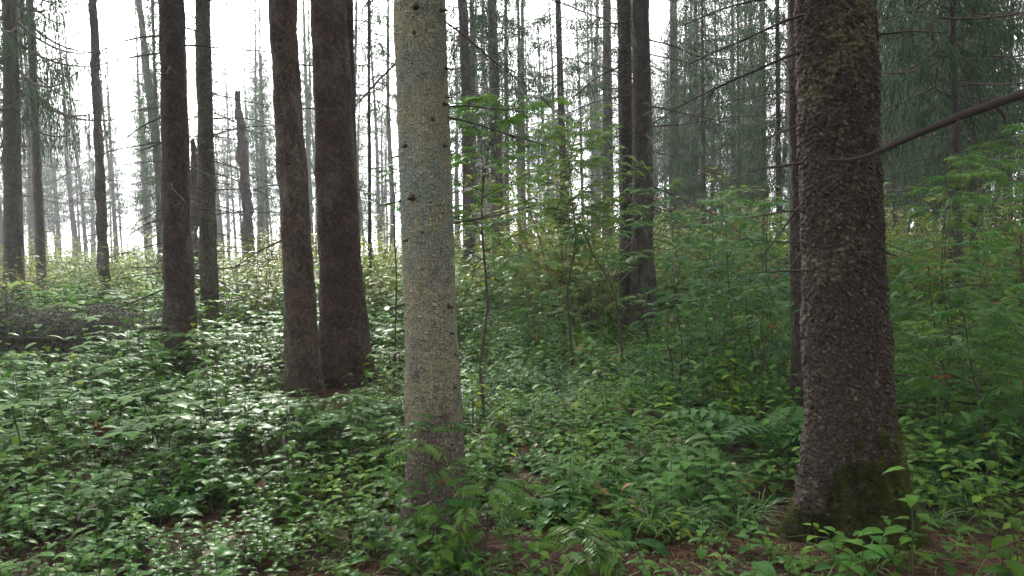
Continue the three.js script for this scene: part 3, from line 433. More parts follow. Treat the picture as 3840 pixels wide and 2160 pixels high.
// path: stem points in metres above and beside the base; leaves hang round the upper twigs
function rowan({ name = 'rowan_sapling', label, x, z, path, r0 = 0.012, tints = [0, 1], twigs = 10, per = 7, from = 0.45, reach = 0.45, seed, grp, size = 1, odd = 0.004 }) {
  const t = group(name, x, gy(x, z), z), r = rngOf(seed), g = new Geo(), curve = new THREE.CatmullRomCurve3(path.map((p) => new THREE.Vector3(...p))), P = (k) => curve.getPoint(k).toArray();
  const n = 14, pts = []; for (let k = 0; k <= n; k++) pts.push(P(k / n)); g.tube(pts, (k) => r0 * (1 - 0.7 * k), 7, stemBrown); mesh('stem', g, M.twig, t);
  const place = (o, az, pitch) => {
    const tt = r() < odd ? 5 : tints[Math.floor(r() * tints.length)], m = mesh('leaf', rowanTints[tt][Math.floor(r() * 4)], M.rowan, t); m.position.set(...o); m.rotation.set(pitch, az, 0.5 * (r() - 0.5), 'YXZ'); m.scale.setScalar(size * (0.75 + 0.5 * r()));
  };
  for (let k = 0; k < twigs; k++) {
    const f = lerp(from, 1, (k + 0.5) / twigs), o = P(f), az = k * 2.4 + r(), l = reach * (1.15 - 0.6 * (f - from) / (1 - from)) * (0.6 + 0.6 * r()); let e = 0.45 * r() + 0.1, q = o; const tp = [o], w = new Geo();
    for (let j = 0; j < 5; j++) { q = add(q, [Math.cos(e) * Math.sin(az), Math.sin(e), Math.cos(e) * Math.cos(az)], l / 5); e += 0.1 * (r() - 0.3); tp.push(q); }
    w.tube(tp, (u) => r0 * 0.35 * (1 - 0.7 * u), 4, stemBrown); mesh('twig', w, M.twig, t);
    for (let j = 0; j < per; j++) { const u = 0.25 + 0.75 * (j + r() * 0.6) / per, i = Math.min(4, Math.floor(u * 5)); place(add(tp[i], sub(tp[i + 1], tp[i]), Math.min(1, u * 5 - i)), az + (j % 2 ? 1 : -1) * (0.4 + 0.9 * r()), 0.5 * r() - 0.35); }
  }
  for (let j = 0; j < 4; j++) place(P(1), j * 1.6 + r(), -0.3 * r());
  return put(t, label, 'sapling', grp);
}
rowan({ label: 'tall rowan with bluish green leaves right of the pale trunk', x: -0.27, z: -6.48, seed: 1, r0: 0.017, twigs: 26, per: 11, from: 0.48, reach: 0.8, size: 1.0, tints: [0, 1, 4, 4], path: [[0, 0, 0], [-0.01, 0.22, 0.02], [-0.02, 0.5, 0], [0.055, 1.0, 0], [0.03, 1.55, 0.05], [0.03, 1.95, 0], [0.1, 2.35, 0.05], [0.2, 2.75, 0]] });
rowan({ label: 'rowan with yellow-green leaves beside the bluish rowan', x: 0.72, z: -9, seed: 2, r0: 0.018, twigs: 30, per: 12, from: 0.52, reach: 1.05, size: 1.05, tints: [2, 4, 4], path: [[0, 0, 0], [-0.03, 0.5, 0], [-0.06, 0.95, 0], [0.05, 1.6, 0.05], [0.02, 2.1, 0], [0.0, 2.5, 0], [0.1, 2.95, 0]] });
rowan({ label: 'bent rowan stem leaning left below the yellow-green rowan', x: 1.34, z: -9.2, seed: 3, r0: 0.016, twigs: 20, per: 11, from: 0.5, reach: 0.75, size: 1.0, tints: [0, 1, 4], path: [[0, 0, 0], [-0.02, 0.5, 0.02], [-0.12, 1.0, 0.1], [-0.35, 1.4, 0.2], [-0.5, 1.75, 0.3], [-0.6, 2.1, 0.3]] });
rowan({ label: 'small rowan with its leaf sprays beside the close pair of trunks', x: 1.75, z: -9.8, seed: 4, r0: 0.012, twigs: 9, per: 6, from: 0.6, reach: 0.55, tints: [1, 0], path: [[0, 0, 0], [0.02, 0.6, 0], [-0.02, 1.2, 0], [0.05, 1.8, 0], [0.12, 2.2, 0.1]] });
rowan({ label: 'dark bare-stemmed rowan just left of the pale trunk', x: -1.28, z: -8.0, seed: 5, r0: 0.013, twigs: 6, per: 4, from: 0.75, reach: 0.5, tints: [1, 3], path: [[0, 0, 0], [0.02, 0.6, 0], [0.05, 1.2, 0], [0.06, 1.8, 0.1], [0.1, 2.3, 0.1]] });
rowan({ name: 'rowan_seedling', label: 'small rowan spreading in front of the pale trunk base', x: -0.42, z: -3.6, seed: 6, r0: 0.005, twigs: 7, per: 4, from: 0.4, reach: 0.24, tints: [1, 0, 4], odd: 0.03, size: 0.9, path: [[0, 0, 0], [0.01, 0.2, 0], [-0.03, 0.4, 0.02], [0.0, 0.62, 0]] });
rowan({ name: 'rowan_seedling', label: 'low rowan seedling at the right foot of the pale trunk', x: -0.17, z: -3.55, seed: 7, r0: 0.005, twigs: 6, per: 4, from: 0.3, reach: 0.22, tints: [1, 4], odd: 0.02, size: 0.95, path: [[0, 0, 0], [0.02, 0.12, 0], [0.03, 0.25, 0.02], [0.06, 0.38, 0]] });
rowan({ name: 'rowan_seedling', label: 'bright green rowan seedling at the bottom edge, middle', x: 0.27, z: -3.38, seed: 8, r0: 0.004, twigs: 5, per: 4, from: 0.3, reach: 0.17, tints: [4, 4, 1], odd: 0, path: [[0, 0, 0], [0.02, 0.06, 0], [0.03, 0.12, 0.02], [0.03, 0.17, 0]] });
[[2.05, -7.0, 1.75, 14, 3], [2.6, -7.6, 1.9, 14, 0], [1.75, -7.9, 1.5, 12, 1], [2.35, -8.6, 2.0, 14, 0], [3.1, -9.2, 2.0, 14, 1], [1.5, -7.2, 1.0, 9, 1], [2.2, -6.9, 1.1, 9, 1]].forEach(([x, z, h, tw, ti], k) =>
  rowan({ label: 'rowan in the thicket left of the mossy spruce, ' + ['nearest the half hidden trunk', 'tall, in its middle', 'towards the paired trunks', 'tall, dark, at its back', 'farthest back', 'low, front left', 'low, at its front'][k], x, z, seed: 20 + k, r0: 0.011, twigs: tw, per: 7, from: 0.25, reach: 0.55, tints: [ti, 1, 3, 0], odd: 0.006, path: [[0, 0, 0], [0.03, h * 0.3, 0.02], [-0.02, h * 0.6, 0], [0.05 * (k % 3 - 1), h, 0]] }));
[[3.2, -5.6, 1.3, 4], [3.7, -6.4, 2.0, 1], [4.3, -7.4, 2.3, 1], [3.3, -7.0, 1.5, 0], [4.9, -8.2, 2.4, 4], [5.6, -9.0, 2.6, 2], [3.05, -4.9, 1.0, 0], [3.9, -5.7, 2.3, 1], [4.6, -6.4, 2.5, 4], [6.3, -10, 2.6, 2], [5.2, -7.4, 2.4, 1], [2.75, -5.9, 1.4, 0], [4.2, -9.5, 2.2, 4], [3.5, -4.9, 1.6, 1]].forEach(([x, z, h, ti], k) =>
  rowan({ label: `${h < 1.55 ? 'low' : h < 2.25 ? 'mid-height' : 'tall'} ${['dark green', 'green', 'yellow-green', '', 'light green'][ti]} rowan sapling right of the mossy old spruce${z > -6 ? ', at the front' : z > -8 ? '' : ', at the back'}`, grp: `rowans right of the mossy old spruce, ${h < 1.55 ? 'low' : h < 2.25 ? 'mid-height' : 'tall'} ${ti} ${z > -6 ? 'front' : z > -8 ? 'middle' : 'back'}`, x, z, seed: 40 + k, r0: 0.011, twigs: 15, per: 7, from: 0.2, reach: 0.55, tints: [ti, 1, 0, 4], odd: 0.006, path: [[0, 0, 0], [0.04, h * 0.3, 0.02], [-0.03, h * 0.6, 0], [0.12 * (k % 3 - 1), h, 0.05]] }));
[[0.2, -10.5, 1.3, 1], [0.9, -11.2, 1.6, 4], [2.9, -11.0, 2.1, 4], [3.5, -12.2, 2.3, 1], [4.3, -12.8, 2.0, 2], [2.6, -10.2, 1.5, 1], [-0.9, -11.5, 1.4, 4], [4.9, -11.3, 2.4, 1], [3.8, -9.9, 1.7, 0], [1.2, -13, 1.9, 2], [5.6, -13.6, 2.4, 4], [-2.6, -12.4, 1.3, 4], [0.3, -10.9, 0.9, 1]].forEach(([x, z, h, ti], k) =>
  rowan({ label: `airy ${['dark', 'fresh', 'lime', '', 'light'][ti]} green sapling ${['under the two rowans', 'behind the lime rowan', 'just right of the paired trunks', 'well right of the paired trunks', 'before the pale grey trunk', 'at the foot of the paired trunks', 'behind the pale trunk', 'before the dark slim trunk', 'at the thicket back left of the mossy spruce', 'left of the paired trunks, farther back', 'behind the mossy spruce', 'behind the broad brown spruce', 'low in front of the lime rowan'][k]}`, x, z, seed: 80 + k, r0: 0.009, twigs: 14, per: 8, from: 0.2, reach: 0.5, size: 1.1, tints: [ti, 4, 1], path: [[0, 0, 0], [0.03, h * 0.3, 0.02], [-0.04, h * 0.65, 0], [0.06 * (k % 3 - 1), h, 0]] }));
{ const r = rngOf(990); for (let k = 0; k < 30; k++) {
  const q = -0.1 + 0.5 * r(), z = q < 0.2 ? -9.5 - 4.5 * r() : -6.2 - 7 * r(), x = q * -z, h = 0.9 + 1.2 * r(); if (Math.hypot(x + 0.27, z + 6.5) < 0.25) continue;
  rowan({ name: 'thin_sapling', label: `${h < 1.3 ? 'low' : h < 1.7 ? 'mid-height' : 'tall'} thin few-leaved upright sapling ${q < 0.1 ? 'beyond the pale trunk' : q < 0.26 ? 'before the paired trunks' : 'left of the mossy old spruce'}`, grp: `thin saplings ${q < 0.1 ? 'beyond the pale trunk' : q < 0.26 ? 'before the paired trunks' : 'left of the mossy spruce'}, ${h < 1.3 ? 'low' : h < 1.7 ? 'mid-height' : 'tall'}`, x, z, seed: 120 + k, r0: 0.006, twigs: 5, per: 5, from: 0.35, reach: 0.3, tints: [1, 4, 0], size: 0.9, path: [[0, 0, 0], [0.06 * (r() - 0.5), h * 0.35, 0], [0.1 * (r() - 0.5), h * 0.7, 0], [0.2 * (r() - 0.5), h, 0]] });
} }
console.log('rowans');

// ---------------------------------------------------------------- shrubs of the clearing
{
  const proto = [1, 2, 3, 4].map((s) => {
    const f = new Geo(), st = new Geo(), r = rngOf(500 + s), base = [[0.15, 0.23, 0.035], [0.2, 0.26, 0.035], [0.11, 0.2, 0.035], [0.23, 0.25, 0.035]][s - 1], H = 1.0 + 0.15 * s;
    for (let k = 0; k < 9; k++) {
      const az = k * 2.4 + r(), tl = 0.25 + 0.3 * r(), hh = H * (0.55 + 0.45 * r()); const pts = []; for (let j = 0; j <= 6; j++) { const u = j / 6; pts.push([Math.sin(az) * tl * u * (0.6 + 0.4 * u) + 0.04 * (r() - 0.5), hh * u, Math.cos(az) * tl * u + 0.04 * (r() - 0.5)]); }
      st.tube(pts, (u) => 0.006 * (1 - 0.6 * u), 4, [0.08, 0.07, 0.045], 0, false);
      for (let j = 0; j < 44; j++) { const u = 0.25 + 0.75 * r(), i = Math.min(5, Math.floor(u * 6)), o = add(pts[i], [(r() - 0.5) * 0.22, (r() - 0.5) * 0.12, (r() - 0.5) * 0.22]), a = r() * 6.28, L = 0.055 + 0.04 * r(); f.leaf(o, [Math.sin(a), 0.25 - 0.5 * r(), Math.cos(a)], [0.3 * (r() - 0.5), 1, 0.3 * (r() - 0.5)], L, L * 0.6, { seg: 2, fold: 0.15, droop: 0.4, col: vary(base, r, 0.35) }); }
    }
    const t = new THREE.Group(), fm = mesh('foliage', f, M.shrub, t); fm.userData.kind = 'stuff'; mesh('stem', st, M.twig, t).userData.kind = 'stuff'; return t;
  });
  const r = rngOf(520), spots = []; let n = 0;
  while (spots.length < 290 && n++ < 9000) { const z = -12.5 - 28 * Math.pow(r(), 1.15), x = (r() * 2 - 1) * (0.72 * -z + 1), q = x / -z; if (z > -16 && q < -0.1 && q > -0.3 && r() < 0.5) continue; if (q < -0.42 && z > -15) continue; if (spots.some((s) => Math.hypot(s[0] - x, s[1] - z) < 0.55 + 0.02 * -z)) continue; spots.push([x, z]); }
  for (const [x, z] of spots) {
    const q = x / -z, kd = Math.floor(r() * 4), t = proto[kd].clone(); t.name = numbered('leafy_shrub'); t.position.set(x, gy(x, z), z); t.rotation.y = r() * 6.28; const s = (1.0 + 0.75 * r()) * (1 + 0.014 * (-z - 12)) * (q > -0.06 ? 1.3 : 1); t.scale.set(s * 1.25, s, s * 1.25);
    const where = q < -0.3 ? 'in the misty clearing on the left' : q < -0.06 ? 'behind the broad brown spruce' : q < 0.28 ? 'behind the rowans in the middle' : 'behind the mossy old spruce';
    const tone = ['fresh green', 'yellow-green', 'deeper green', 'yellowing'][kd], big = s > 1.75 ? 'tall' : s > 1.35 ? 'mid-sized' : 'low'; put(t, `${big} ${tone} leafy shrub ${where}`, 'shrub', `${big} ${tone} shrubs ${where}`);
  }
}
console.log('shrubs');

// ---------------------------------------------------------------- herbs: each builder returns parts [name, Geo]
const herbKinds = {
  nettle(r, s) { // upright stem with crossed pairs of toothed oval leaves
    const out = [], st = new Geo(), H = 0.2 + 0.1 * r(), pts = []; const bx = 0.05 * (r() - 0.5), bz = 0.05 * (r() - 0.5); for (let k = 0; k <= 4; k++) pts.push([bx * (k / 4) ** 2, H * k / 4, bz * (k / 4) ** 2]);
    st.tube(pts, (t) => 0.0022 * (1 - 0.5 * t), 4, [0.06, 0.09, 0.035], 0, false); out.push(['stem', st]);
    for (let k = 0; k < 4; k++) for (const sd of [0, Math.PI]) { const f = 0.4 + 0.2 * k, i = Math.min(3, Math.floor(f * 4 - 0.01)), o = add(pts[i], sub(pts[i + 1], pts[i]), f * 4 - i), a = k * 1.57 + sd + 0.5 * (r() - 0.5) + s, L = (k === 3 ? 0.05 : 0.085) * (0.8 + 0.4 * r()), g = new Geo(); g.leaf(o, [Math.sin(a), 0.28 + 0.2 * r() - 0.1, Math.cos(a)], [0, 1, 0], L, L * 0.58, { seg: 6, fold: 0.22, droop: 0.75, saw: 0.07, col: vary([0.06, 0.165, 0.022], r, 0.35) }); out.push(['leaf', g]); }
    return out;
  },
  lily(r) { // a few long arching leaves from the ground
    const out = [], n = 3 + Math.floor(r() * 3);
    for (let k = 0; k < n; k++) { const g = new Geo(), a = k * 2.4 + r(), L = 0.15 + 0.07 * r(), e = 0.85 + 0.45 * r(); g.leaf([0.01 * Math.sin(a), 0.0, 0.01 * Math.cos(a)], [Math.sin(a) * Math.cos(e), Math.sin(e), Math.cos(a) * Math.cos(e)], [-Math.sin(a) * Math.sin(e), Math.cos(e), -Math.cos(a) * Math.sin(e)], L, L * 0.32, { seg: 6, fold: 0.3, droop: 1.5 + 0.5 * r(), prof: ellip, col: vary([0.052, 0.155, 0.03], r, 0.3) }); out.push(['leaf', g]); }
    return out;
  },
  ternate(r, s) { // ground-elder habit: a stalk carrying flat leaflets in threes
    const out = [], st = new Geo();
    for (let k = 0; k < 2; k++) {
      const H = 0.24 + 0.12 * r(), az = k * 3 + r() * 2 + s, tip = [0.08 * Math.sin(az), H, 0.08 * Math.cos(az)]; st.tube([[0, 0, 0], [0.03 * Math.sin(az), H * 0.6, 0.03 * Math.cos(az)], tip], (t) => 0.002, 4, [0.07, 0.1, 0.04], 0, false);
      for (let j = -1; j <= 1; j++) { const a = az + j * 1.15, o = add(tip, [Math.sin(a) * 0.03, 0.004, Math.cos(a) * 0.03]); st.tube([tip, o], () => 0.0012, 3, [0.07, 0.1, 0.04], 0, false);
        for (let m = -1; m <= 1; m++) { const b = a + m * 0.95, L = (m ? 0.055 : 0.075) * (0.85 + 0.35 * r()), g = new Geo(); g.leaf(o, [Math.sin(b), 0.06 + 0.16 * (r() - 0.5), Math.cos(b)], [0.1 * (r() - 0.5), 1, 0.1 * (r() - 0.5)], L, L * 0.62, { seg: 4, fold: 0.08, droop: 0.35, saw: 0.06, col: vary([0.068, 0.175, 0.022], r, 0.35) }); out.push(['leaf', g]); } }
    }
    out.unshift(['stem', st]); return out;
  },
  lobed(r, s) { // broad pointed leaf pairs on a taller stalk, balsam habit
    const out = [], st = new Geo(), H = 0.3 + 0.16 * r(), lean = 0.1 * (r() - 0.5); st.tube([[0, 0, 0], [lean * 0.4, H * 0.5, 0], [lean, H, 0]], (t) => 0.003 * (1 - 0.5 * t), 5, [0.09, 0.13, 0.05], 0, false); out.push(['stem', st]);
    for (let k = 0; k < 7; k++) { const f = 0.45 + 0.55 * k / 6, a = k * 2.4 + s, L = (0.1 - 0.035 * f) * (0.8 + 0.4 * r()), g = new Geo(), o = [lean * f, H * f, 0]; g.leaf(add(o, [Math.sin(a) * 0.02, 0.008, Math.cos(a) * 0.02]), [Math.sin(a), 0.2 - 0.2 * r(), Math.cos(a)], [0, 1, 0], L, L * 0.55, { seg: 5, fold: 0.15, droop: 0.7, saw: 0.08, col: vary([0.078, 0.185, 0.022], r, 0.35) }); out.push(['leaf', g]); }
    return out;
  },
  fern(r) {
    const out = []; const n = 4 + Math.floor(r() * 3);
    for (let k = 0; k < n; k++) { const g = new Geo(), a = k * 6.28 / n + r(), L = 0.34 + 0.16 * r(); let p = [0, 0, 0], e = 1.15; const pts = [p]; for (let j = 0; j < 14; j++) { p = add(p, [Math.sin(a) * Math.cos(e), Math.sin(e), Math.cos(a) * Math.cos(e)], L / 14); e -= 0.11; pts.push(p); }
      g.tube(pts, (t) => 0.0022 * (1 - 0.7 * t), 3, [0.08, 0.1, 0.04], 0, false); const c = vary([0.05, 0.145, 0.032], r, 0.15), sd0 = [Math.cos(a), 0, -Math.sin(a)];
      for (let j = 3; j < 15; j++) { const w = 0.11 * Math.sin(Math.PI * Math.pow((j - 2) / 13, 0.6)) + 0.008, t = norm(sub(pts[j], pts[j - 1])); for (const sd of [-1, 1]) g.leaf(pts[j], norm(add(add([0, -0.05, 0], sd0, sd), t, 0.35)), cross(sd0, t)[1] > 0 ? cross(sd0, t) : cross(t, sd0), w, 0.026, { seg: 4, fold: 0.1, droop: 0.3, prof: lance, saw: 0.25, col: c }); }
      out.push(['frond', g]); }
    return out;
  },
  grass(r) {
    const g = new Geo(); for (let k = 0; k < 16; k++) { const a = r() * 6.28, e = 0.9 + 0.5 * r(), L = 0.16 + 0.16 * r(); g.leaf([0.02 * (r() - 0.5), 0, 0.02 * (r() - 0.5)], [Math.sin(a) * Math.cos(e), Math.sin(e), Math.cos(a) * Math.cos(e)], [-Math.sin(a) * Math.sin(e), Math.cos(e), -Math.cos(a) * Math.sin(e)], L, 0.005 + 0.003 * r(), { seg: 5, fold: 0.2, droop: 1.2 + 0.9 * r(), prof: (t) => 1 - 0.85 * t * t, col: vary([0.06, 0.15, 0.03], r, 0.3) }); }
    return [['blades', g]];
  },
  sorrel(r) { // low heart-shaped leaflets in threes
    const g = new Geo(); for (let k = 0; k < 6; k++) { const a = r() * 6.28, d = 0.05 * r(), h = 0.03 + 0.04 * r(), o = [d * Math.sin(a), h, d * Math.cos(a)]; g.tube([[o[0] * 0.4, 0, o[2] * 0.4], o], () => 0.0008, 3, [0.07, 0.09, 0.04], 0, false); for (let j = 0; j < 3; j++) { const b = a + j * 2.09; g.leaf(o, [Math.sin(b), 0.05 - 0.2 * r(), Math.cos(b)], [0, 1, 0], 0.019 + 0.006 * r(), 0.023, { seg: 3, fold: 0.2, droop: 0.5, prof: (t) => Math.pow(t, 0.7) * (t > 0.99 ? 0.55 : 1), col: vary([0.07, 0.165, 0.035], r, 0.2) }); } }
    return [['leaves', g]];
  },
};
const herbInfo = { // name, category, label, variants
  nettle: ['toothed_leaf_herb', 'herb', 'upright toothed-leaved herb', 4], lily: ['lily_leaved_plant', 'herb', 'long-leaved arching plant', 4], ternate: ['flat_leaved_herb', 'herb', 'flat glossy-leaved herb', 4],
  lobed: ['broad_leaved_herb', 'herb', 'broad pointed-leaved herb', 3], fern: ['fern', 'fern', 'feathery fern', 2], grass: ['grass_tuft', 'grass', '', 3], sorrel: ['wood_sorrel', 'ground cover', '', 3],
};
const herbs = {}; { const r = rngOf(600); for (const k in herbKinds) herbs[k] = Array.from({ length: herbInfo[k][3] }, (_, s) => { const parts = herbKinds[k](r, s); const all = new Geo(); for (const p of parts) all.merge(p[1]); return { parts: parts.map(([n, g]) => [n, g.build()]), all: all.build(), list: [] }; }); }
const trunksAt = [[-0.44, -4.04, 0.2], [1.72, -3.79, 0.42], [-2.11, -7.55, 0.16], [-1.88, -8.34, 0.3], [-4.11, -9.19, 0.18], [2.39, -6.07, 0.12], [-5.1, -12.58, 0.16], [2.02, -11.59, 0.2], [1.8, -12.2, 0.12], [-3.1, -5.55, 0.16]];
const bare = [[-1.75, -4.0, 0.34, 0.22], [0.0, -3.72, 0.42, 0.2], [0.6, -3.42, 0.62, 0.2], [2.15, -3.45, 0.42, 0.28], [-6.5, -9.5, 1.5, 1.4], [-2.9, -5.15, 0.35, 0.16], [-1.0, -3.35, 0.3, 0.08], [1.15, -3.6, 0.3, 0.1], [-1.95, -7.55, 0.42, 0.5], [-4.05, -8.85, 0.3, 0.2]];
{
  const r = rngOf(640), zones = [[3.0, 5.2, 0.066], [5.2, 8, 0.085], [8, 13, 0.115], [13, 22, 0.19]];
  for (const [a, b, cell] of zones) for (let z = -a; z > -b; z -= cell) for (let x = -(0.72 * -z + 1.2); x < 0.72 * -z + 1.2; x += cell) {
    const px = x + (r() - 0.5) * cell * 1.4, pz = z + (r() - 0.5) * cell * 1.4, q = r(), h0 = r();
    if (trunksAt.some((t) => Math.hypot(px - t[0], pz - t[1]) < t[2] + 0.03)) continue;
    const bd = Math.min(...bare.map((s) => Math.hypot((px - s[0]) / s[2], (pz - s[1]) / s[3]) + 0.5 * (vnoise(px * 9 + 50, pz * 9 + 50, 3) - 0.5)));
    const n1 = fbm(px * 0.9 + 30, pz * 0.9 + 30, 71, 3), n2 = fbm(px * 1.7 + 30, pz * 1.7 + 30, 72, 3), gap = fbm(px * 2.6 + 9, pz * 2.6 + 9, 75, 2), D = -pz;
    if (D < 6 && gap < 0.4 && r() < 0.75) { if (r() < 0.4) herbs.sorrel[Math.floor(r() * 3)].list.push([px, pz, 0.8 + 0.5 * r(), r() * 6.28, r()]); continue; }
    let kind;
    if (bd < 1) { if (r() < 0.1 + 0.25 * clamp(bd)) kind = 'sorrel'; else continue; }
    else if (px < -0.75 - 0.12 * (D - 4)) kind = n1 + 0.25 * (q - 0.5) > 0.5 ? (D > 4.8 ? (q < 0.62 ? 'ternate' : q < 0.8 ? 'lobed' : q < 0.9 ? 'nettle' : 'grass') : q < 0.22 ? 'ternate' : q < 0.4 ? 'grass' : 'nettle') : n2 > 0.5 ? 'nettle' : q < 0.35 ? 'lobed' : q < 0.6 ? 'ternate' : q < 0.93 ? 'nettle' : 'fern';
    else if (px < 1.5 + 0.1 * (D - 4)) kind = n1 > 0.55 ? (q < 0.3 ? 'grass' : q < 0.6 ? 'lily' : 'nettle') : n2 > 0.42 ? (q < 0.62 ? 'lily' : q < 0.85 ? 'nettle' : 'grass') : q < 0.5 ? 'nettle' : q < 0.85 ? 'lily' : 'lobed';
    else kind = n2 > 0.52 ? (q < 0.5 ? 'lobed' : 'nettle') : q < 0.15 ? 'fern' : q < 0.55 ? 'nettle' : q < 0.85 ? 'lobed' : 'grass';
    if (kind === 'fern' && (D < 4.6 || r() < 0.6)) kind = 'nettle';
    if (D < 3.35 && px > -0.6 && r() < 0.6) continue; if (D < 4.1 && px > -1 && kind !== 'sorrel' && r() < 0.42) kind = r() < 0.6 ? 'sorrel' : 'grass';
    let s = (0.6 + 0.7 * h0 * h0 + (r() < 0.05 ? 0.45 : 0)) * (0.75 + 0.5 * fbm(px * 1.2 + 80, pz * 1.2 + 80, 77, 2) * 1.1) * (D > 13 ? 1.7 : D > 8 ? 1.25 : 1); if (bd < 1.35) s *= 0.75; if (Math.hypot((px + 1.75) / 0.75, (pz + 6.9) / 1.1) < 1) s *= 0.62; if (Math.hypot(px + 0.44, pz + 4.04) < 0.5) s *= 1.15; if (D < 5 && px < -0.6) s *= lerp(0.7, 1, clamp((D - 3.4) / 1.6)); if (px < -1.2 && D > 5) s *= 1.15; if (px < 1.5 && px > -1 && D > 4.5 && D < 8) s *= 0.9;
    herbs[kind][Math.floor(r() * herbs[kind].length)].list.push([px, pz, s, r() * 6.28, r()]);
  }
  // hand-set plants the photograph shows singly
  const set = (kind, v, x, z, s, label, tint) => { const h = herbs[kind][v], t = group(herbInfo[kind][0], x, gy(x, z), z); h.parts.forEach(([n, g]) => mesh(n, tint ? tinted(g, tint) : g, M.herb, t)); t.rotation.y = x * 7; t.scale.setScalar(s); put(t, label, herbInfo[kind][1]); };
  set('nettle', 0, 0.86, -3.42, 0.95, 'bright toothed herb over bare soil, left of the mossy root', [1.15, 1.15, 1]);
  set('nettle', 1, 1.08, -3.43, 0.95, 'bright toothed herb close against the mossy root', [1.1, 1.1, 1]);
  set('nettle', 2, -0.02, -3.45, 0.9, 'bright toothed herb at the bottom edge below the pale trunk', [1.1, 1.1, 1]);
  set('lobed', 1, 1.38, -3.36, 0.7, 'yellow-green pointed-leaved herb in front of the mossy root', [1.8, 1.5, 0.9]);
  set('lobed', 0, -2.5, -5.1, 1.15, 'lime green broad-leaved plant among glossy herbs on the left', [1.9, 1.6, 0.8]);
  set('lobed', 2, 1.76, -6.0, 1.2, 'lime green broad leaf standing out in the carpet left of the mossy spruce', [2.1, 1.7, 0.8]);
  set('lobed', 1, -3.6, -5.9, 1.5, 'tall broad-leaved green plant above the herbs at far left', [0.9, 1.0, 0.9]);
  set('fern', 0, -1.93, -4.2, 0.75, 'small fern beside the bare soil patch on the left', [1.15, 1.1, 1]);
  set('fern', 1, 2.75, -5.2, 1.0, 'fern just right of the mossy old spruce', [1, 1, 1]);
  set('fern', 0, 2.3, -4.1, 0.6, 'low fern at the right foot of the mossy old spruce', [1, 1, 1]);
  // the largest ones in view stand as plants of their own, the rest as one carpet per kind
  const seen = (x, z) => Math.abs(x / -z) < 0.66 && -z * 0.445 > 1.28, all = [];
  for (const k in herbs) if (k !== 'grass' && k !== 'sorrel') herbs[k].forEach((h) => h.list.forEach((p) => { if (seen(p[0], p[1])) all.push([p[2] / Math.hypot(p[0], p[1]), h, p, k]); }));
  all.sort((a, b) => b[0] - a[0]); const own = new Set(all.slice(0, 300).map((a) => a[2]));
  const zone = (x, z) => Math.hypot(x - 1.72, z + 3.79) < 0.8 ? 'at the foot of the mossy old spruce' : Math.hypot(x + 0.44, z + 4.04) < 0.7 ? 'at the foot of the pale trunk' : x < -1.5 ? 'in the front left corner' : x < -0.44 ? 'left of the pale trunk, near the bottom edge' : x < 1.6 ? 'between the pale trunk and mossy spruce' : 'right of the mossy old spruce';
  const e = new THREE.Euler(), c = new THREE.Color();
  for (const k in herbs) {
    const info = herbInfo[k];
    herbs[k].forEach((h, v) => {
      const rest = [];
      for (const p of h.list) {
        if (!own.has(p)) { rest.push(p); continue; }
        const t = group(info[0], p[0], gy(p[0], p[1]), p[1]); h.parts.forEach(([n, g]) => mesh(n, g, M.herb, t)); t.rotation.set(0.12 * (p[4] - 0.5), p[3], 0.12 * (hash(p[4] * 1e6) - 0.5)); t.scale.setScalar(p[2]); const w = zone(p[0], p[1]); const big = p[2] > 1.0 ? 'large' : p[2] > 0.75 ? 'mid-sized' : 'small'; put(t, `${big} ${info[2]} ${w}`, info[1], `${big} ${info[0].replace(/_/g, ' ')}s ${w}`);
      }
      const im = new THREE.InstancedMesh(h.all, k === 'grass' ? M.grass : M.herb, rest.length), mt = new THREE.Matrix4(), qq = new THREE.Quaternion();
      rest.forEach((p, n) => {
        qq.setFromEuler(e.set(0.3 * (p[4] - 0.5), p[3], 0.3 * (hash(n, 7) - 0.5))); mt.compose(new THREE.Vector3(p[0], gy(p[0], p[1]), p[1]), qq, new THREE.Vector3(p[2], p[2] * (0.85 + 0.3 * hash(n, 3)), p[2])); im.setMatrixAt(n, mt);
        const t = hash(n, 11), kk = 0.75 + 0.5 * hash(n, 5), pt = step(0.42, 0.68, fbm(p[0] * 0.5 + 60, p[1] * 0.5 + 60, 88, 3)); let col = mix([kk, kk, kk], [kk * 2.0, kk * 1.45, kk * 0.9], pt * hash(n, 17)); if (t > 0.985) col = [kk * 2.4, kk * 0.8, kk * 0.9]; else if (t > 0.95) col = [kk * 2.6, kk * 1.6, kk * 0.7]; im.setColorAt(n, c.setRGB(...col));
      });
      im.name = numbered({ nettle: 'herb_undergrowth', lily: 'lily_undergrowth', ternate: 'flat_leaf_undergrowth', lobed: 'broad_leaf_undergrowth', fern: 'fern_undergrowth', grass: 'grass', sorrel: 'sorrel_ground_cover' }[k]); im.castShadow = im.receiveShadow = true;
      put(im, { nettle: 'carpet of toothed green herbs over the forest floor', lily: 'carpet of arching glossy leaves in the middle ground', ternate: 'carpet of flat glossy leaves shining on the left', lobed: 'scattered broad-leaved herbs of the carpet', fern: 'scattered ferns in the undergrowth', grass: 'fine green grass between the herbs', sorrel: 'tiny clover-like leaves covering the soil' }[k], 'undergrowth', null, 'stuff');
    });
  }
}
console.log('herbs');

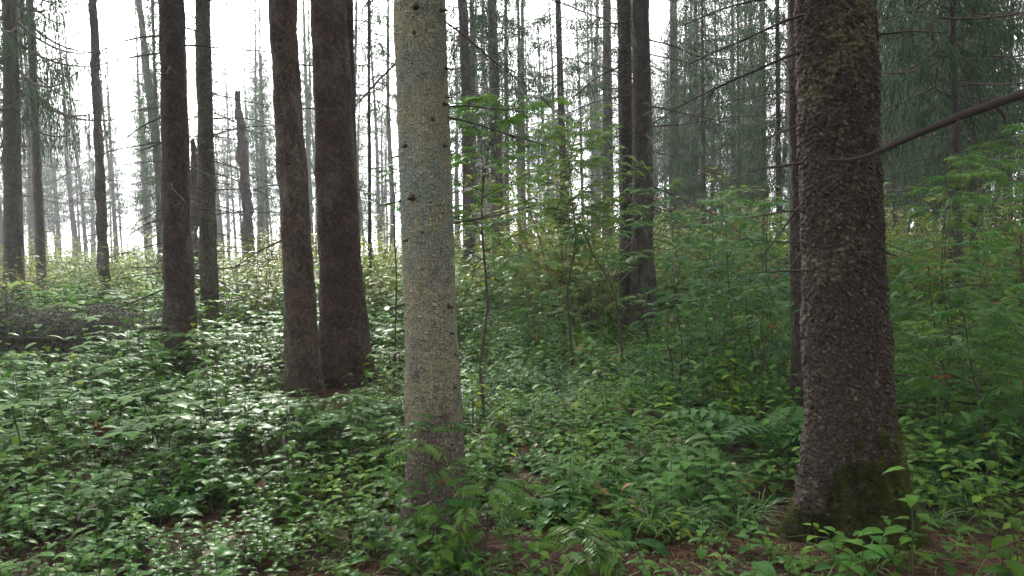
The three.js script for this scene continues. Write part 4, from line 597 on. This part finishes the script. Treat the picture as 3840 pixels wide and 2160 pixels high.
// ---------------------------------------------------------------- dead wood, litter
{ // shed twigs and needles on the open soil
  const r = rngOf(880), st = new Geo(), im4 = [], cl = []; st.tube([[-0.5, 0, 0], [-0.15, 0.03, 0.03], [0.2, 0.01, -0.02], [0.5, 0.03, 0.02]], [0.02, 0.024, 0.02, 0.01], 4, [1, 1, 1]);
  const q = new THREE.Quaternion(), e = new THREE.Euler();
  for (let k = 0; k < 16000; k++) { const onB = r() < 0.6, b = bare[Math.floor(r() * bare.length)], D = 3.1 + 3.2 * r() * r(), x = onB ? b[0] + (r() * 2 - 1) * b[2] * 1.2 : (r() * 2 - 1) * 0.7 * D, z = onB ? b[1] + (r() * 2 - 1) * b[3] * 1.2 : -D; if (z < -6.5) continue; const l = r() < 0.85 ? 0.015 + 0.02 * r() : 0.04 + 0.09 * r();
    im4.push(new THREE.Matrix4().compose(new THREE.Vector3(x, gy(x, z) + 0.004 + 0.006 * r(), z), q.setFromEuler(e.set(0.5 * (r() - 0.5), r() * 6.28, 0.3 * (r() - 0.5))), new THREE.Vector3(l, l < 0.04 ? 0.035 : l * 0.9, l < 0.04 ? 0.035 : l * 0.9))); cl.push(vary(r() < 0.6 ? [0.14, 0.07, 0.04] : r() < 0.6 ? [0.07, 0.05, 0.038] : [0.2, 0.15, 0.1], r, 0.35)); }
  const im = new THREE.InstancedMesh(st.build(), M.twig, im4.length), c = new THREE.Color(); im4.forEach((m, k) => { im.setMatrixAt(k, m); im.setColorAt(k, c.setRGB(...cl[k])); }); im.name = 'needle_litter'; im.castShadow = im.receiveShadow = true; put(im, 'reddish brown needles and bits of twig on the open soil', 'litter', null, 'stuff');
}
{ // fallen spruce top on the left
  const X = -6.1, Z = -9.8, t = group('fallen_spruce_top', X, gy(X, Z), Z), r = rngOf(700), g = new Geo(); g.tube([[-2.6, 0.2, 0.7], [-1.7, 0.34, 0.35], [-0.6, 0.5, 0.3], [0.3, 0.42, -0.1], [1.3, 0.55, -0.35], [2.0, 0.5, -0.8], [2.5, 0.65, -1.0]], [0.06, 0.055, 0.048, 0.04, 0.03, 0.02, 0.01], 9, [0.12, 0.1, 0.085], 0.6); mesh('trunk', g, M.bark, t);
  const n = new Geo();
  for (let k = 0; k < 210; k++) {
    const f = r(), o = [lerp(-1.8, 0.9, Math.pow(f, 1.2)), (0.35 + 0.75 * r()) * (1 - 0.4 * f), lerp(0.7, -0.9, f) + 0.5 * (r() - 0.5)], w = new Geo(), az = r() * 6.28;
    const pts = limb(w, o, az, 0.5 + 1.0 * r(), 1.15 * r(), 0.008, r, mul([0.045, 0.038, 0.034], 0.6 + 0.7 * r()), 6, 1.7); mesh('branch', w, M.twig, t);
    for (let j = 0; j < 110; j++) { const q = pts[1 + Math.floor(r() * (pts.length - 1))], a = r() * 6.28; n.kite(add(q, [0.14 * (r() - 0.5), 0.1 * (r() - 0.7), 0.14 * (r() - 0.5)]), norm([Math.sin(a), r() * 0.8 - 0.8, Math.cos(a)]), [r() - 0.5, 1, r() - 0.5], 0.06 + 0.08 * r(), 0.009, vary([0.036, 0.034, 0.025], r, 0.45)); }
  }
  mesh('dry_needles', n, M.needle, t).userData.kind = 'stuff'; put(t, 'fallen spruce top, a grey-brown tangle of dry twigs on the left', 'brushwood');
}
for (const [x, z, s] of [[-5.0, -12.0, 1], [-3.6, -13.2, 2], [-8.7, -14.8, 3]]) { const t = group('bare_bush', x, gy(x, z), z), r = rngOf(720 + s); for (let k = 0; k < 16; k++) { const g = new Geo(), az = r() * 6.28; limb(g, [0.1 * (r() - 0.5), 0, 0.1 * (r() - 0.5)], az, 0.8 + 0.8 * r(), 1.0 + 0.4 * r(), 0.006, r, mul([0.12, 0.1, 0.085], 0.8 + 0.4 * r()), 4, 1.2); mesh('twig', g, M.twig, t); } put(t, ['', 'bare arching twigs behind the greenish grey trunk foot', 'dry twiggy bush behind the reddish leaning trunk', 'bare arching twigs behind the fallen spruce top'][s], 'bush'); }
{ // broken stump with fresh orange wood
  const X = -3.1, Z = -5.55, t = group('broken_stump', X, gy(X, Z), Z), r = rngOf(730), g = trunkGeo({ r: 0.05, H: 60, top: 0.3, flare: 0.9, flareH: 0.13, col: [0.2, 0.1, 0.065], seed: 4, sides: 20, rows: 16, rough: 0.03, jag: 0.12, curve: 1 }); mesh('trunk', g, M.bark, t);
  for (let k = 0; k < 9; k++) { const a = r() * 6.28, w = new Geo(), l = 0.08 + 0.14 * r(), b = [0.035 * Math.sin(a), 0.2 - 0.15 * (k % 3), 0.035 * Math.cos(a)]; w.leaf(b, [0.3 * Math.sin(a), k < 4 ? 1 : 0.1, 0.3 * Math.cos(a)], [Math.sin(a), 0.3, Math.cos(a)], l, 0.035, { seg: 3, fold: 0.4, droop: 0.2, prof: (u) => 1 - 0.8 * u, col: vary([0.42, 0.19, 0.09], r, 0.3) }); mesh('splinter', w, M.dry, t); }
  put(t, 'small shattered stump with orange splintered wood among the herbs', 'stump');
  const L = group('fallen_log', -3.75, gy(-3.75, -5.2) + 0.07, -5.2), lg = new Geo(), lp = []; for (let k = 0; k <= 12; k++) lp.push([-0.5 + k * 0.075, 0.01 * Math.sin(k), 0.02 * Math.cos(k * 0.7)]); lg.tube(lp, (u) => 0.06 - 0.01 * u, 14, [0.3, 0.26, 0.23], 0.6); mesh('log', lg, M.bark, L); put(L, 'short pale fallen log at the left edge', 'log');
}
[[-0.28, -3.5, 0.35, 2.2, 'thin fallen stick at the bottom edge below the pale trunk'], [0.95, -6.2, 0.5, 1.1, 'pale dry stick lying in the middle of the leafy carpet'], [0.85, -5.2, 0.4, 1.3, 'dry stick lying on herbs between the two big trunks'], [2.35, -3.55, 0.4, 1.9, 'thin stick on the bare soil right of the mossy spruce'], [-1.6, -4.0, 0.35, 0.4, 'thin stick on the bare soil patch at front left']].forEach(([x, z, l, az, label], k) => { const g = new Geo(), r = rngOf(740 + k); limb(g, [0, k === 1 || k === 2 ? 0.13 : 0.012, 0], az, l, 0.08, 0.0035, r, k === 1 || k === 2 ? [0.2, 0.17, 0.13] : [0.16, 0.12, 0.09], 1, 0.12); const m = mesh(numbered('fallen_stick'), g, M.twig); m.position.set(x, gy(x, z), z); put(m, label, 'stick'); });
{ // fallen leaves
  const r = rngOf(760), geos = [[0.36, 0.15, 0.055], [0.36, 0.27, 0.07], [0.24, 0.11, 0.06], [0.3, 0.22, 0.14], [0.13, 0.065, 0.04]].map((c) => { const g = new Geo(); g.leaf([0, 0, -0.04], [0, 0.1, 1], [0, 1, 0], 0.085, 0.045, { seg: 6, fold: 0.45, droop: 0.9, col: c, saw: 0.05 }); return g.build(); });
  const one = (x, z, y, k, s, label, grp, up = 0) => { const m = mesh(numbered('fallen_leaf'), geos[k], M.dry); m.position.set(x, gy(x, z) + y, z); m.rotation.set(up ? -1.1 : 0.4 * (r() - 0.5), r() * 6.28, 0.6 * (r() - 0.5), 'YXZ'); m.scale.setScalar(s); put(m, label, 'leaf', grp); };
  one(0.61, -4.15, 0.15, 0, 1.1, 'upright curled orange leaf in the grass between the big trunks', null, 1); one(0.62, -4.08, 0.09, 0, 1.0, 'orange-brown leaf below the upright curled orange leaf'); one(-1.86, -4.7, 0.22, 0, 1.1, 'orange leaf caught upright in the herbs at front left', null, 1); one(-1.5, -4.35, 0.15, 2, 1.3, 'curled brown leaf cluster above the bare soil at front left', null, 1);
  one(1.33, -4.6, 0.14, 1, 1.2, 'large yellow leaf beside the mossy spruce foot'); one(-0.34, -3.62, 0.44, 0, 0.8, 'orange leaf lying on the rowan in front of the pale trunk'); one(-0.9, -3.75, 0.07, 3, 1.3, 'pale curled leaf left of the pale trunk base'); one(-3.35, -4.75, 0.2, 1, 1.7, 'yellow drooping leaf near the left edge', null, 1); one(-2.35, -4.0, 0.14, 3, 1.5, 'pale dry leaf at the front left', null, 1); one(0.95, -3.5, 0.02, 0, 0.8, 'small orange leaf on bare soil left of the mossy root');
  for (let k = 0; k < 170; k++) { const D = 3.3 + 5 * r(), x = (r() * 2 - 1) * 0.66 * D, onSoil = bare.some((s) => Math.hypot((x - s[0]) / s[2], (-D - s[1]) / s[3]) < 1), q = x < -0.44 ? 'left of the pale trunk' : x < 1.72 ? 'between the pale trunk and mossy spruce' : 'right of the mossy old spruce'; if (trunksAt.some((t) => Math.hypot(x - t[0], -D - t[1]) < t[2] + 0.1)) continue; one(x, -D, onSoil ? 0.015 : 0.04 + 0.12 * r(), 4 - Math.floor(5 * r() * r()), 0.35 + 0.45 * r(), `small autumn leaf lying among the herbs ${q}`, `small autumn leaves ${q}`); }
}
console.log('done');
renderer.render(scene, camera);
